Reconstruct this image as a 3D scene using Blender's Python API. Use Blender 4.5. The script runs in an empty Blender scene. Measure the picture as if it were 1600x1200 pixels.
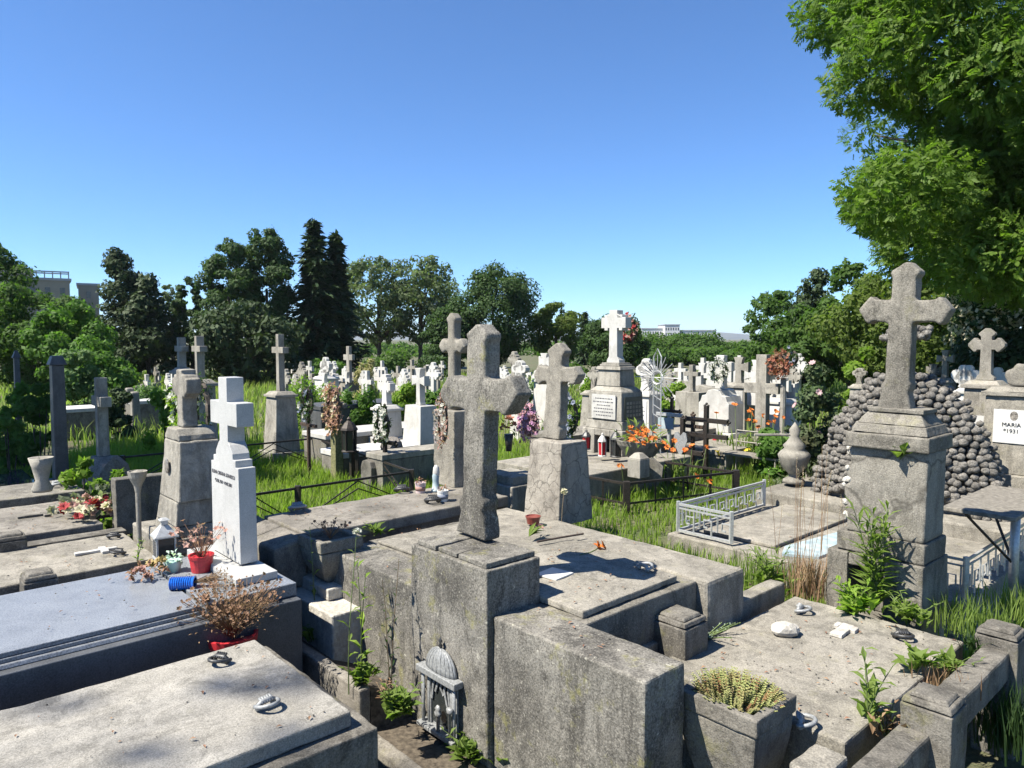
import bpy, bmesh, math, random
import numpy as np
from mathutils import Vector, Matrix
R = math.radians
SC = bpy.context.scene
COL = SC.collection
# ---------------------------------------------------------------- camera geometry
F, H = 1140.0, 2.45
PT = math.atan(70 / F); CP, SP = math.cos(PT), math.sin(PT)
TH = math.atan2(.6708, .7417); CT, ST = math.cos(TH), math.sin(TH)
def ray(px, py):
    a = (px - 800) / F; b = (600 - py) / F
    return (a, CP + b * SP, -SP + b * CP)
def P(px, py, z):
    r = ray(px, py); t = (z - H) / r[2]; return (r[0] * t, r[1] * t, z)
def D(px, py, Y):
    r = ray(px, py); t = Y / r[1]; return (r[0] * t, Y, H + r[2] * t)
OX, OY = P(761, 893, 1.19)[:2]
def G(u, v):                       # grave grid (u = along the graves, v = across) to world
    return (OX + CT * u - ST * v, OY + ST * u + CT * v)
def UV(x, y):
    x -= OX; y -= OY; return (CT * x + ST * y, -ST * x + CT * y)
def PU(px, py, u):                 # point on the plane u = const: (v, z)
    r = ray(px, py); t = (u + CT * OX + ST * OY) / (CT * r[0] + ST * r[1])
    return (UV(r[0] * t, r[1] * t)[1], H + r[2] * t)
def PUV(px, py, z):
    q = P(px, py, z); return UV(q[0], q[1])
def ground_z(x, y):
    t = min(1, max(0, (y - 4.2) / 4.5)); t = t * t * (3 - 2 * t)
    return .32 * t
# ---------------------------------------------------------------- mesh building
def ico(sub):
    bm = bmesh.new(); bmesh.ops.create_icosphere(bm, subdivisions=sub, radius=1)
    bm.verts.ensure_lookup_table()
    r = ([tuple(v.co) for v in bm.verts], [tuple(v.index for v in f.verts) for f in bm.faces]); bm.free(); return r
ICO = {1: ico(1), 2: ico(2), 3: ico(3)}
class MB:
    def __init__(s): s.v = []; s.f = []
    def add(s, vs, fs):
        n = len(s.v); s.v += [tuple(p) for p in vs]; s.f += [tuple(n + i for i in f) for f in fs]; return s
    def box(s, x0, x1, y0, y1, z0, z1, tx=0, ty=None):
        ty = tx if ty is None else ty
        vs = [(x0, y0, z0), (x1, y0, z0), (x1, y1, z0), (x0, y1, z0),
              (x0 + tx, y0 + ty, z1), (x1 - tx, y0 + ty, z1), (x1 - tx, y1 - ty, z1), (x0 + tx, y1 - ty, z1)]
        return s.add(vs, [(3, 2, 1, 0), (4, 5, 6, 7), (0, 1, 5, 4), (1, 2, 6, 5), (2, 3, 7, 6), (3, 0, 4, 7)])
    def cbox(s, cx, cy, z0, w, d, h, tx=0, ty=None):   # centred: d along x, w along y
        return s.box(cx - d / 2, cx + d / 2, cy - w / 2, cy + w / 2, z0, z0 + h, tx, ty)
    def prism_x(s, poly, x0, x1):
        n = len(poly)
        vs = [(x0, y, z) for y, z in poly] + [(x1, y, z) for y, z in poly]
        return s.add(vs, [tuple(range(n)), tuple(range(2 * n - 1, n - 1, -1))] + [(i, i + n, (i + 1) % n + n, (i + 1) % n) for i in range(n)])
    def prism_y(s, poly, y0, y1):
        n = len(poly)
        vs = [(x, y0, z) for x, z in poly] + [(x, y1, z) for x, z in poly]
        return s.add(vs, [tuple(range(n)), tuple(range(2 * n - 1, n - 1, -1))] + [(i, i + n, (i + 1) % n + n, (i + 1) % n) for i in range(n)])
    def prism_z(s, poly, z0, z1):
        n = len(poly)
        vs = [(x, y, z0) for x, y in poly] + [(x, y, z1) for x, y in poly]
        return s.add(vs, [tuple(range(n)), tuple(range(2 * n - 1, n - 1, -1))] + [(i, i + n, (i + 1) % n + n, (i + 1) % n) for i in range(n)])
    def tube(s, pts, r, n=6, r1=None):
        pts = [Vector(p) for p in pts]; m = len(pts); vs = []
        for i, p in enumerate(pts):
            d = (pts[min(i + 1, m - 1)] - pts[max(i - 1, 0)])
            d = d.normalized() if d.length > 1e-9 else Vector((0, 0, 1))
            a = d.cross(Vector((0, 0, 1)) if abs(d.z) < .9 else Vector((1, 0, 0))).normalized(); b = d.cross(a)
            rr = r if r1 is None else r + (r1 - r) * i / max(1, m - 1)
            for k in range(n):
                t = 2 * math.pi * (k + .5) / n; vs.append(p + a * math.cos(t) * rr + b * math.sin(t) * rr)
        fs = [(i * n + k, i * n + (k + 1) % n, (i + 1) * n + (k + 1) % n, (i + 1) * n + k) for i in range(m - 1) for k in range(n)]
        fs += [tuple(range(n - 1, -1, -1)), tuple((m - 1) * n + k for k in range(n))]
        return s.add(vs, fs)
    def lathe(s, prof, n=20, cx=0, cy=0, cz=0, sx=1, sy=1):
        vs = []; m = len(prof)
        for r, z in prof:
            for k in range(n):
                t = 2 * math.pi * k / n; vs.append((cx + r * math.cos(t) * sx, cy + r * math.sin(t) * sy, cz + z))
        fs = [(i * n + k, i * n + (k + 1) % n, (i + 1) * n + (k + 1) % n, (i + 1) * n + k) for i in range(m - 1) for k in range(n)]
        fs += [tuple(range(n - 1, -1, -1)), tuple((m - 1) * n + k for k in range(n))]
        return s.add(vs, fs)
    def sph(s, c, r, sub=1, sq=(1, 1, 1), jit=0, rng=None):
        V, Fc = ICO[sub]
        vs = []
        for p in V:
            j = 1 + (rng.uniform(-jit, jit) if rng else 0)
            vs.append((c[0] + p[0] * r * sq[0] * j, c[1] + p[1] * r * sq[1] * j, c[2] + p[2] * r * sq[2] * j))
        return s.add(vs, Fc)
    def leaf(s, base, d, w, up=Vector((0, 0, 1)), fold=.25):
        d = Vector(d); L = d.length; dn = d.normalized(); sd = dn.cross(up)
        sd = sd.normalized() if sd.length > 1e-4 else Vector((1, 0, 0)); nn = sd.cross(dn)
        b = Vector(base); m = b + d * .5 + nn * L * .08
        return s.add([b, m + sd * w / 2 + nn * w * fold, b + d, m - sd * w / 2 + nn * w * fold, m], [(0, 1, 4), (1, 2, 4), (2, 3, 4), (3, 0, 4)])
    def xf(s, M, start=0):
        s.v[start:] = [tuple(M @ Vector(p)) for p in s.v[start:]]; return s
def tag(o, label=None, cat=None, group=None, kind=None):
    for k, x in (('label', label), ('category', cat), ('group', group), ('kind', kind)):
        if x: o[k] = x
    return o
DET = []
def mesh_obj(name, mb, mat, parent=None, off=(0, 0, 0), bevel=0, smooth=False):
    me = bpy.data.meshes.new(name)
    me.from_pydata([(a - off[0], b - off[1], c - off[2]) for a, b, c in mb.v], [], mb.f)
    bm = bmesh.new(); bm.from_mesh(me); bmesh.ops.recalc_face_normals(bm, faces=bm.faces)
    bm.to_mesh(me); bm.free()
    if smooth:
        for p in me.polygons: p.use_smooth = True
    me.materials.append(mat)
    o = bpy.data.objects.new(name, me); COL.objects.link(o)
    if parent: o.parent = parent
    if bevel:
        DET.append((o.name, mat.name))
        b = o.modifiers.new('bevel', 'BEVEL'); b.width = bevel; b.segments = 2; b.limit_method = 'ANGLE'; b.angle_limit = R(35)
    return o
class Thing:
    """an Empty at the thing's base; its parts are given in the thing's own frame (grid=True: in grave-grid coordinates)"""
    def __init__(s, name, label, cat, loc, rot=TH, group=None, grid=False, scale=1):
        s.o = bpy.data.objects.new(name, None); COL.objects.link(s.o); s.o.empty_display_size = .1
        s.off = (0, 0, 0)
        if grid: s.off = tuple(loc); x, y = G(loc[0], loc[1]); loc = (x, y, loc[2])
        s.o.location = loc; s.o.rotation_euler = (0, 0, rot); s.o.scale = (scale,) * 3
        tag(s.o, label, cat, group)
    def part(s, name, mb, mat, bevel=0, smooth=False, under=None, label=None):
        o = mesh_obj(name, mb, mat, under or s.o, s.off, bevel, smooth)
        if label: o['label'] = label
        return o
def single(name, label, cat, mb, mat, loc=(0, 0, 0), rot=0, group=None, bevel=0, smooth=False):
    o = mesh_obj(name, mb, mat, None, (0, 0, 0), bevel, smooth); o.location = loc; o.rotation_euler = (0, 0, rot)
    return tag(o, label, cat, group)
def np_obj(name, V, Fq, mat, parent=None):
    V = np.asarray(V, dtype=np.float32); Fq = np.asarray(Fq, dtype=np.int32); k = Fq.shape[1]
    me = bpy.data.meshes.new(name)
    me.vertices.add(len(V)); me.vertices.foreach_set('co', V.ravel())
    me.loops.add(Fq.size); me.loops.foreach_set('vertex_index', Fq.ravel())
    me.polygons.add(len(Fq)); me.polygons.foreach_set('loop_start', np.arange(0, Fq.size, k, dtype=np.int32))
    me.update(calc_edges=True); me.materials.append(mat)
    o = bpy.data.objects.new(name, me); COL.objects.link(o)
    if parent: o.parent = parent
    return o
def text_part(name, lines, size, mat, under, M, space=1.15):
    cu = bpy.data.curves.new(name, 'FONT'); cu.body = lines; cu.size = size; cu.align_x = 'CENTER'; cu.align_y = 'CENTER'
    cu.extrude = .0015; cu.space_line = space
    t = bpy.data.objects.new(name, cu); COL.objects.link(t)
    dg = bpy.context.evaluated_depsgraph_get()
    me = bpy.data.meshes.new_from_object(t.evaluated_get(dg)); bpy.data.objects.remove(t)
    me.name = name; me.transform(M); me.materials.clear(); me.materials.append(mat)
    o = bpy.data.objects.new(name, me); COL.objects.link(o); o.parent = under; return o
TEXT_M = Matrix(((0, 0, -1, 0), (-1, 0, 0, 0), (0, 1, 0, 0), (0, 0, 0, 1)))   # text facing -x, reading along -y
# ---------------------------------------------------------------- materials
def newmat(name):
    m = bpy.data.materials.new(name); m.use_nodes = True; nt = m.node_tree
    b = nt.nodes['Principled BSDF']; return m, nt, b
def N(nt, t, **kw):
    n = nt.nodes.new(t)
    for k, v in kw.items(): setattr(n, k, v)
    return n
def noise(nt, vec, scale, detail=4, rough=.6, dist=0):
    n = N(nt, 'ShaderNodeTexNoise'); n.inputs['Scale'].default_value = scale; n.inputs['Detail'].default_value = detail
    n.inputs['Roughness'].default_value = rough; n.inputs['Distortion'].default_value = dist
    nt.links.new(vec, n.inputs['Vector']); return n.outputs['Fac']
def ramp(nt, fac, stops):
    n = N(nt, 'ShaderNodeValToRGB'); e = n.color_ramp.elements
    while len(e) < len(stops): e.new(.5)
    for el, (p, c) in zip(e, stops):
        el.position = p; el.color = (c, c, c, 1) if isinstance(c, (int, float)) else (*c, 1)
    nt.links.new(fac, n.inputs['Fac']); return n.outputs['Color']
def mix(nt, fac, a, b, mode='MIX'):
    n = N(nt, 'ShaderNodeMix', data_type='RGBA', blend_type=mode)
    for i, x in ((0, fac), (6, a), (7, b)):
        if hasattr(x, 'links'): nt.links.new(x, n.inputs[i])
        else: n.inputs[i].default_value = x if i == 0 else (*x, 1)
    return n.outputs[2]
def position(nt, sc=(1, 1, 1), rot=0):
    g = N(nt, 'ShaderNodeNewGeometry'); mp = N(nt, 'ShaderNodeMapping'); mp.inputs['Scale'].default_value = sc
    mp.inputs['Rotation'].default_value = (0, 0, rot)
    nt.links.new(g.outputs['Position'], mp.inputs['Vector']); return mp.outputs['Vector']
def bump(nt, b, fac, strength, dist):
    n = N(nt, 'ShaderNodeBump'); n.inputs['Strength'].default_value = strength; n.inputs['Distance'].default_value = dist
    nt.links.new(fac, n.inputs['Height']); nt.links.new(n.outputs['Normal'], b.inputs['Normal'])
STONES = set()
def stone(name, c0, c1, dark, grain=110, speck=.5, stain=.5, lichen=0, rough=.9, cracks=0, bumps=.6, streak=.4, cw=.035, cf=.75):
    m, nt, b = newmat(name); p = position(nt); STONES.add(m.name)
    k_ = .80 if max(c1) < .5 or name.startswith(('pale_c', 'old', 'sandy', 'crack')) else 1
    k_ *= .74 if max(c1) < .5 or k_ < 1 else .84
    c0 = tuple(x * k_ for x in c0); c1 = tuple(x * k_ for x in c1); dark = tuple(x * k_ * .85 for x in dark)
    big = noise(nt, p, 1.7, 6, .65); med = noise(nt, p, 9, 6, .7); fine = noise(nt, p, grain, 3, .7)
    col = mix(nt, ramp(nt, med, [(.3, 0.), (.7, 1.)]), c0, c1)
    col = mix(nt, ramp(nt, big, [(.40, 0.), (.66, min(1, stain * 1.25))]), col, dark)
    st = noise(nt, position(nt, (1, 1, .07)), 11, 5, .65)
    col = mix(nt, ramp(nt, st, [(.5, 0.), (.68, streak * 1.3)]), col, dark)
    dirt = noise(nt, position(nt, (1, 1, .55)), 4.3, 9, .78, .6)
    col = mix(nt, ramp(nt, dirt, [(.49, 0.), (.60, min(1, stain * 1.25))]), col, tuple(x * .75 for x in dark))
    pale = noise(nt, p, 3.1, 7, .7)
    col = mix(nt, ramp(nt, pale, [(.55, 0.), (.68, .35)]), col, tuple(min(1, x * 1.22) for x in c1))
    blot = noise(nt, p, 27, 4, .6)
    col = mix(nt, ramp(nt, blot, [(.56, 0.), (.72, .45 * stain + .1)]), col, dark)
    col = mix(nt, ramp(nt, fine, [(.36, speck * .75), (.50, 0.)]), col, tuple(x * .3 for x in dark))
    col = mix(nt, ramp(nt, fine, [(.54, 0.), (.68, speck * .6)]), col, tuple(min(1, x * 1.5) for x in c1))
    if lichen:
        li = noise(nt, p, 5, 8, .75)
        col = mix(nt, ramp(nt, li, [(.56, 0.), (.68, lichen)]), col, (.20, .19, .05))
        l2 = noise(nt, position(nt, (1.3, 1.1, 1.2)), 22, 5, .7)
        col = mix(nt, ramp(nt, l2, [(.62, 0.), (.7, lichen)]), col, (.50, .48, .40))
    hgt = fine
    if cracks:
        vo = N(nt, 'ShaderNodeTexVoronoi', feature='DISTANCE_TO_EDGE'); vo.inputs['Scale'].default_value = cracks
        wn = N(nt, 'ShaderNodeTexNoise'); wn.inputs['Scale'].default_value = 9; nt.links.new(p, wn.inputs['Vector'])
        vv = N(nt, 'ShaderNodeVectorMath', operation='MULTIPLY_ADD'); nt.links.new(wn.outputs['Color'], vv.inputs[0])
        vv.inputs[1].default_value = (.12, .12, .12) if cw > .02 else (.35, .35, .35); nt.links.new(p, vv.inputs[2]); nt.links.new(vv.outputs[0], vo.inputs['Vector'])
        col = mix(nt, ramp(nt, vo.outputs['Distance'], [(.0, cf), (cw, 0.)]), col, tuple(x * .45 for x in dark))
    nt.links.new(col, b.inputs['Base Color']); b.inputs['Roughness'].default_value = rough
    if bumps:
        a = N(nt, 'ShaderNodeMath', operation='MULTIPLY_ADD'); nt.links.new(med, a.inputs[0]); a.inputs[1].default_value = 2.0; nt.links.new(hgt, a.inputs[2])
        bump(nt, b, a.outputs[0], bumps, .006)
    return m
def plain(name, col, rough=.6, metal=0, var=.25, scale=30, col2=None, spec=.5, bumps=0):
    col = tuple(x * .82 for x in col); col2 = col2 and tuple(x * .82 for x in col2)
    m, nt, b = newmat(name); p = position(nt)
    f = noise(nt, p, scale, 5, .65)
    c = mix(nt, ramp(nt, f, [(.35, 0.), (.7, 1.)]), tuple(x * (1 - var) for x in col), col2 or tuple(min(1, x * (1 + var)) for x in col))
    nt.links.new(c, b.inputs['Base Color']); b.inputs['Roughness'].default_value = rough; b.inputs['Metallic'].default_value = metal
    b.inputs['Specular IOR Level'].default_value = spec
    if bumps: bump(nt, b, f, bumps, .004)
    return m
def leafy(name, a, b2, c3=None, transl=.45, rough=.65, clump=.8, spec=.22):
    m, nt, b = newmat(name); p = position(nt)
    g = N(nt, 'ShaderNodeNewGeometry'); rnd = g.outputs['Random Per Island']
    col = mix(nt, rnd, a, b2)
    col = mix(nt, ramp(nt, noise(nt, p, clump, 3, .6), [(.4, 0.), (.66, .75)]), col, c3 or tuple(x * .7 for x in a))
    nt.links.new(col, b.inputs['Base Color']); b.inputs['Roughness'].default_value = rough
    b.inputs['Specular IOR Level'].default_value = spec
    tr = N(nt, 'ShaderNodeBsdfTranslucent'); tc = mix(nt, .5, col, (.35, .45, .03), 'MULTIPLY')
    tc = mix(nt, 1, tc, (2.2, 2.4, 1.6), 'MULTIPLY'); nt.links.new(tc, tr.inputs['Color'])
    ms = N(nt, 'ShaderNodeMixShader'); ms.inputs[0].default_value = transl
    nt.links.new(b.outputs[0], ms.inputs[1]); nt.links.new(tr.outputs[0], ms.inputs[2])
    nt.links.new(ms.outputs[0], nt.nodes['Material Output'].inputs['Surface']); return m
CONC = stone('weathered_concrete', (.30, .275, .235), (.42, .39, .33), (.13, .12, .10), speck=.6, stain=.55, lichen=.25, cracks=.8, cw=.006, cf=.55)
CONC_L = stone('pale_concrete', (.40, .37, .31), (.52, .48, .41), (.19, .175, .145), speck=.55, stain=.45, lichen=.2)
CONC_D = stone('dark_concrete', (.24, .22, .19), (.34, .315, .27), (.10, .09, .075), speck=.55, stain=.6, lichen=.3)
CONC_M = stone('mossy_concrete', (.295, .275, .24), (.41, .385, .335), (.10, .092, .078), speck=.75, stain=.6, lichen=.65, grain=95, streak=.6, cracks=1.1, cw=.007, cf=.6)
CONC_S = stone('sandy_slab_concrete', (.45, .425, .375), (.57, .54, .485), (.26, .245, .21), grain=150, speck=.6, stain=.45, lichen=.08, streak=.0)
CONC_B = stone('brownish_concrete', (.32, .29, .25), (.43, .395, .345), (.16, .145, .122), speck=.45, stain=.55, lichen=.2, streak=.0)
CRACK = stone('cracked_plaster_stone', (.44, .40, .34), (.54, .50, .43), (.24, .21, .175), speck=.3, stain=.35, cracks=7)
CRACK_B = stone('cracked_large_plaster', (.38, .355, .30), (.47, .44, .38), (.20, .18, .15), speck=.6, stain=.35, cracks=2.2)
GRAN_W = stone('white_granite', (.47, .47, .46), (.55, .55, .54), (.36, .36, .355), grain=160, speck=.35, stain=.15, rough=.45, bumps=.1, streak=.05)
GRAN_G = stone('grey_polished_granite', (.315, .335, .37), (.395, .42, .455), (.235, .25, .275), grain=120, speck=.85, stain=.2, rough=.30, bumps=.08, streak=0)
GRAN_SHADE = stone('shaded_granite_base', (.12, .13, .145), (.17, .18, .20), (.09, .095, .105), grain=120, speck=.6, stain=.25, rough=.45, bumps=.08, streak=.1)  # darker copy of the granite: shade on the base sides put into colour
MARB = stone('white_marble', (.50, .49, .46), (.60, .585, .55), (.36, .345, .315), grain=60, speck=.06, stain=.25, rough=.5, bumps=.12, streak=.15)
WHITE = stone('whitewashed_stone', (.54, .53, .50), (.62, .61, .585), (.38, .36, .325), grain=70, speck=.1, stain=.2, rough=.8, bumps=.25, streak=.25)
LIME = stone('old_limestone', (.46, .43, .37), (.58, .545, .47), (.25, .23, .195), grain=90, speck=.25, stain=.5, lichen=.1, streak=.5)
DARKST = stone('dark_shaded_stone', (.10, .10, .105), (.16, .16, .165), (.06, .06, .065), grain=90, speck=.3, stain=.4, rough=.5)  # dark tone; for the left monuments, tree shade put into the colour
ROCK = stone('rough_field_stone', (.27, .24, .21), (.42, .385, .345), (.14, .125, .11), grain=45, speck=.5, stain=.35, lichen=.12, bumps=1.0)
def cobble():
    m, nt, b = newmat('grey_cobble'); p = position(nt); g = N(nt, 'ShaderNodeNewGeometry')
    c = ramp(nt, g.outputs['Random Per Island'], [(0., (.19, .178, .16)), (.5, (.245, .23, .207)), (1., (.31, .29, .26))])
    f = noise(nt, p, 38, 6, .75); c = mix(nt, ramp(nt, f, [(.42, .8), (.6, 0.)]), c, (.05, .045, .04)); c = mix(nt, ramp(nt, noise(nt, p, 16, 5, .7), [(.56, 0.), (.7, .5)]), c, (.34, .31, .27))
    nt.links.new(c, b.inputs['Base Color']); b.inputs['Roughness'].default_value = .95; bump(nt, b, f, 1.0, .03); return m
COBBLE = cobble()
CHALK = stone('pale_broken_stone', (.52, .49, .44), (.62, .60, .54), (.32, .29, .25), grain=40, speck=.3, stain=.3, bumps=1.0)
IRON = plain('black_painted_iron', (.022, .021, .02), .55, .3, .5, 60, (.06, .045, .035))
RUST = plain('rusty_iron', (.05, .035, .028), .8, .2, .5, 50, (.12, .075, .05))
SILVER = plain('silver_painted_metal', (.55, .56, .56), .42, .4, .2, 40)
PEWTER = plain('grey_cast_metal', (.30, .31, .315), .5, .15, .35, 70)
DKMETAL = plain('dark_cast_metal', (.09, .09, .09), .5, .6, .4, 60)
WOOD = plain('weathered_wood', (.20, .18, .15), .85, 0, .4, 25, (.30, .275, .235), bumps=.5)
WOODD = plain('dark_wood', (.07, .05, .04), .8, 0, .4, 25, bumps=.5)
MOSSW = plain('mossy_wood', (.17, .18, .07), .9, 0, .4, 35, (.28, .26, .13), bumps=.6)
TERRA = plain('red_glazed_clay', (.22, .05, .035), .4, 0, .3, 20)
REDP = plain('red_plastic', (.55, .035, .045), .4, 0, .25, 25)
BLUEP = plain('blue_glass_plastic', (.015, .12, .52), .18, 0, .3, 40)
MINT = plain('mint_plastic', (.45, .66, .58), .5, 0, .15, 20)
WHITEP = plain('white_plastic', (.72, .72, .70), .5, 0, .1, 20)
PINKP = plain('pinkish_bucket_plastic', (.62, .50, .49), .5, 0, .12, 20)
GLASS = plain('dark_glass', (.03, .035, .035), .12, 0, .2, 10)
REDG = plain('red_candle_glass', (.55, .02, .03), .2, 0, .2, 10)
BLACKT = plain('black_lettering', (.02, .02, .02), .7, 0, .1, 10)
GREYT = plain('grey_lettering', (.10, .10, .11), .7, 0, .1, 10)
PORT = plain('oval_portrait_enamel', (.16, .14, .12), .3, 0, .6, 45, (.42, .38, .33))
PLAQW = plain('white_plaque', (.60, .60, .59), .35, 0, .05, 8)
PLAQD = plain('dark_plaque', (.05, .055, .05), .3, 0, .2, 8)
PALEB = plain('pale_blue_paint', (.34, .46, .52), .6, 0, .25, 9, (.48, .56, .58))
SOIL = plain('dry_soil', (.085, .065, .045), .95, 0, .5, 30, (.16, .13, .095), bumps=.8)
BARK = plain('grey_brown_bark', (.06, .05, .04), .95, 0, .5, 14, (.14, .115, .09), bumps=.9)
GREENL = leafy('weed_leaf', (.10, .16, .03), (.18, .25, .06), (.14, .19, .045), clump=6)
LIMEL = leafy('lime_leaf', (.14, .24, .03), (.26, .36, .06), (.16, .26, .04))
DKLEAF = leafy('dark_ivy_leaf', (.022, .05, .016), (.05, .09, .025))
SEDUM = leafy('sedum', (.20, .25, .08), (.36, .38, .16), (.22, .15, .08), transl=.15, clump=9)
DRYL = leafy('dry_stems', (.20, .13, .075), (.36, .25, .15), (.14, .075, .045), transl=.15, clump=8)
DRYF = leafy('dry_brown_flowers', (.13, .065, .045), (.28, .15, .10), (.30, .19, .10), transl=.1, clump=14)
STEM = plain('green_stem', (.12, .17, .05), .7, 0, .3, 20)
DSTEM = plain('dry_stem', (.16, .12, .07), .8, 0, .3, 20)
def petal(name, a, b2):
    a = tuple(x * .78 for x in a); b2 = tuple(x * .78 for x in b2)
    return leafy(name, a, b2, tuple((x + y) / 2 for x, y in zip(a, b2)), transl=.3, clump=10)
F_WHITE = petal('white_petals', (.55, .55, .50), (.66, .65, .61)); F_PINK = petal('pink_petals', (.62, .30, .42), (.74, .50, .56))
F_RED = petal('red_petals', (.38, .03, .04), (.50, .10, .10)); F_ORANGE = petal('orange_petals', (.72, .16, .03), (.80, .30, .08))
F_CORAL = petal('coral_petals', (.34, .11, .07), (.46, .21, .14)); F_YEL = petal('yellow_petals', (.70, .52, .03), (.78, .64, .10))
F_MAUVE = petal('mauve_petals', (.50, .24, .48), (.68, .42, .62)); F_CREAM = petal('cream_petals', (.62, .56, .38), (.72, .67, .52))
F_FADED = petal('faded_pink_petals', (.45, .22, .20), (.58, .40, .34)); F_BLUE = petal('slate_petals', (.16, .2, .34), (.42, .44, .52))
# ================================================================ foreground graves
rng = random.Random(7)
def ring_handle(T, u, v, z, rot, mat, slab, s=1.0):
    mb = MB()
    mb.sph((-.034 * s, 0, .016 * s), .017 * s, 1, (1, .8, .9)); mb.sph((.034 * s, 0, .016 * s), .017 * s, 1, (1, .8, .9))
    mb.tube([(-.04 * s, 0, .02 * s), (-.02 * s, 0, .034 * s), (.02 * s, 0, .034 * s), (.04 * s, 0, .02 * s)], .011 * s, 6)
    for k in range(5): mb.tube([((-.022 + .011 * k) * s, -.014 * s, .03 * s), ((-.022 + .011 * k) * s, .014 * s, .046 * s)], .006 * s, 5)
    pts = []
    for i in range(13):
        t = math.pi * (-.08 + 1.16 * i / 12); pts.append((math.cos(t) * .045 * s, -math.sin(t) * .055 * s, (.022 + .012 * math.sin(t)) * s))
    mb.tube(pts, .0085 * s, 6)
    mb.xf(Matrix.Translation((u, v, z)) @ Matrix.Rotation(rot, 4, 'Z'))
    T.part('handle', mb, mat, smooth=True, under=slab)
def arm_end(L, a, style):
    if style == 'plain': return [(L, a)]
    if style == 'point': return [(L - 1.75 * a, a), (L - 1.3 * a, 1.5 * a), (L - 1.0 * a, 1.4 * a), (L, .28 * a)]
    if style == 'trefoil': return [(L - 2.9 * a, a), (L - 2.9 * a, 1.6 * a), (L - 2.4 * a, 2.1 * a), (L - 1.8 * a, 2.1 * a), (L - 1.35 * a, 1.6 * a), (L - 1.35 * a, 1.05 * a), (L - .9 * a, 1.1 * a), (L - .35 * a, .9 * a), (L, .4 * a)]
    if style == 'flare': return [(L - 2.2 * a, a), (L - .8 * a, 1.35 * a), (L, 1.7 * a)]
    if style == 'notch': return [(L - 1.6 * a, a), (L - 1.6 * a, 1.45 * a), (L - .8 * a, 1.45 * a), (L - .8 * a, 1.0 * a), (L, 1.0 * a)]
def cross_poly(h, span, w, zc, style='plain', wb=None, aw=None):
    """outline in (y, z): h height, span arm to arm, w shaft width, zc height of the arms, wb base width"""
    a = (aw or w) / 2; s = w / 2; wb = (wb or w) / 2
    e = arm_end(span / 2, a, style); t = arm_end(h - zc, s, style)
    pts = [(wb, 0), (wb, .05 * h), (s * 1.08, .12 * h) if wb > s else (wb, .06 * h), (s, zc - a)]
    pts += [(x, zc - y) for x, y in e] + [(x, zc + y) for x, y in reversed(e)]
    pts += [(s, zc + a)] + [(y, zc + x) for x, y in t]
    return pts + [(-y, z) for y, z in reversed(pts)]

# --- L1 : pale slab, lower left corner of the picture
T = Thing('grave', 'low grave with broad pale sandy slab and two cast ring handles, nearest at lower left', 'grave', (-.88, -.08, 0), grid=True)
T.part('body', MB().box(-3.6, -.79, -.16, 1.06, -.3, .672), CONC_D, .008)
sl = T.part('slab', MB().box(-3.6, -.88, -.08, 1.0, .676, .75), CONC_S, .009)
for (px, py), r in (((345, 1036), -.3), ((416, 1106), .9)):
    u, v = PUV(px, py, .752); ring_handle(T, u, v, .75, r - TH, DKMETAL if r < 0 else PEWTER, sl, 1.15)
# --- L2 : polished grey granite grave with the white granite cross
T = Thing('grave', 'polished blue-grey granite grave slab on a dark shaded granite base', 'grave', (-.42, 1.4, 0), grid=True)
T.part('body', MB().box(-3.8, -.42, 1.36, 2.62, -.2, .775), GRAN_SHADE, .006)
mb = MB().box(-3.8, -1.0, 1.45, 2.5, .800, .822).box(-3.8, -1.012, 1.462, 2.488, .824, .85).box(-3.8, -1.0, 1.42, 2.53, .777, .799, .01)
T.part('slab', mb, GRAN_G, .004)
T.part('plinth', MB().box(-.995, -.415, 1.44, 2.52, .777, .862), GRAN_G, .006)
T = Thing('cross_headstone', 'tall white granite cross with a stepped shaft and an engraved name', 'headstone', (-.62, 2.15, .863), grid=True)
T.part('foot', MB().box(-.75, -.47, 1.60, 2.52, .863, .915), GRAN_W, .005)
cp = [(344, 589), (357, 591), (357, 630), (371, 634), (370, 671), (356, 668), (355, 690), (360, 693), (362.5, 703), (363, 720), (366, 721), (366, 732), (370, 734), (367, 893),
      (327, 876), (328, 718), (332, 718), (332, 708), (336, 708), (337, 696), (342, 688), (343, 662), (330, 657), (330, 625), (344, 626)]
pl = [PU(x, y, -.62) for x, y in cp]
# square the traced outline up: shared levels and one symmetry axis
yc = sum(p[0] for p in pl) / len(pl)
half = {}
def sym(w0, w1): return (w0 - w1) / 2
zs = lambda *k: sum(pl[i][1] for i in k) / len(k)
ws = [(sym(pl[0][0], pl[1][0]), zs(0, 1)), (sym(pl[24][0], pl[2][0]), zs(24, 2)), (sym(pl[23][0], pl[3][0]), zs(23, 3)), (sym(pl[22][0], pl[4][0]), zs(22, 4)),
      (sym(pl[21][0], pl[5][0]), zs(21, 5)), (sym(pl[20][0], pl[6][0]), zs(20, 6)), (sym(pl[19][0], pl[8][0]), zs(19, 8)), (sym(pl[17][0], pl[9][0]), zs(17, 9)),
      (sym(pl[16][0], pl[11][0]), zs(16, 11)), (sym(pl[15][0], pl[12][0]), zs(15, 12)), (sym(pl[14][0], pl[13][0]), .926)]
ws[0] = (ws[1][0], ws[0][1])
prof = []
for i, (w, z) in enumerate(ws):
    if i in (2, 3, 5, 8, 9) and i not in (3,): prof.append((w, ws[i][1] if i not in (2,) else ws[1][1]))
    else: prof.append((w, z))
aw = ws[2][0]
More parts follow.
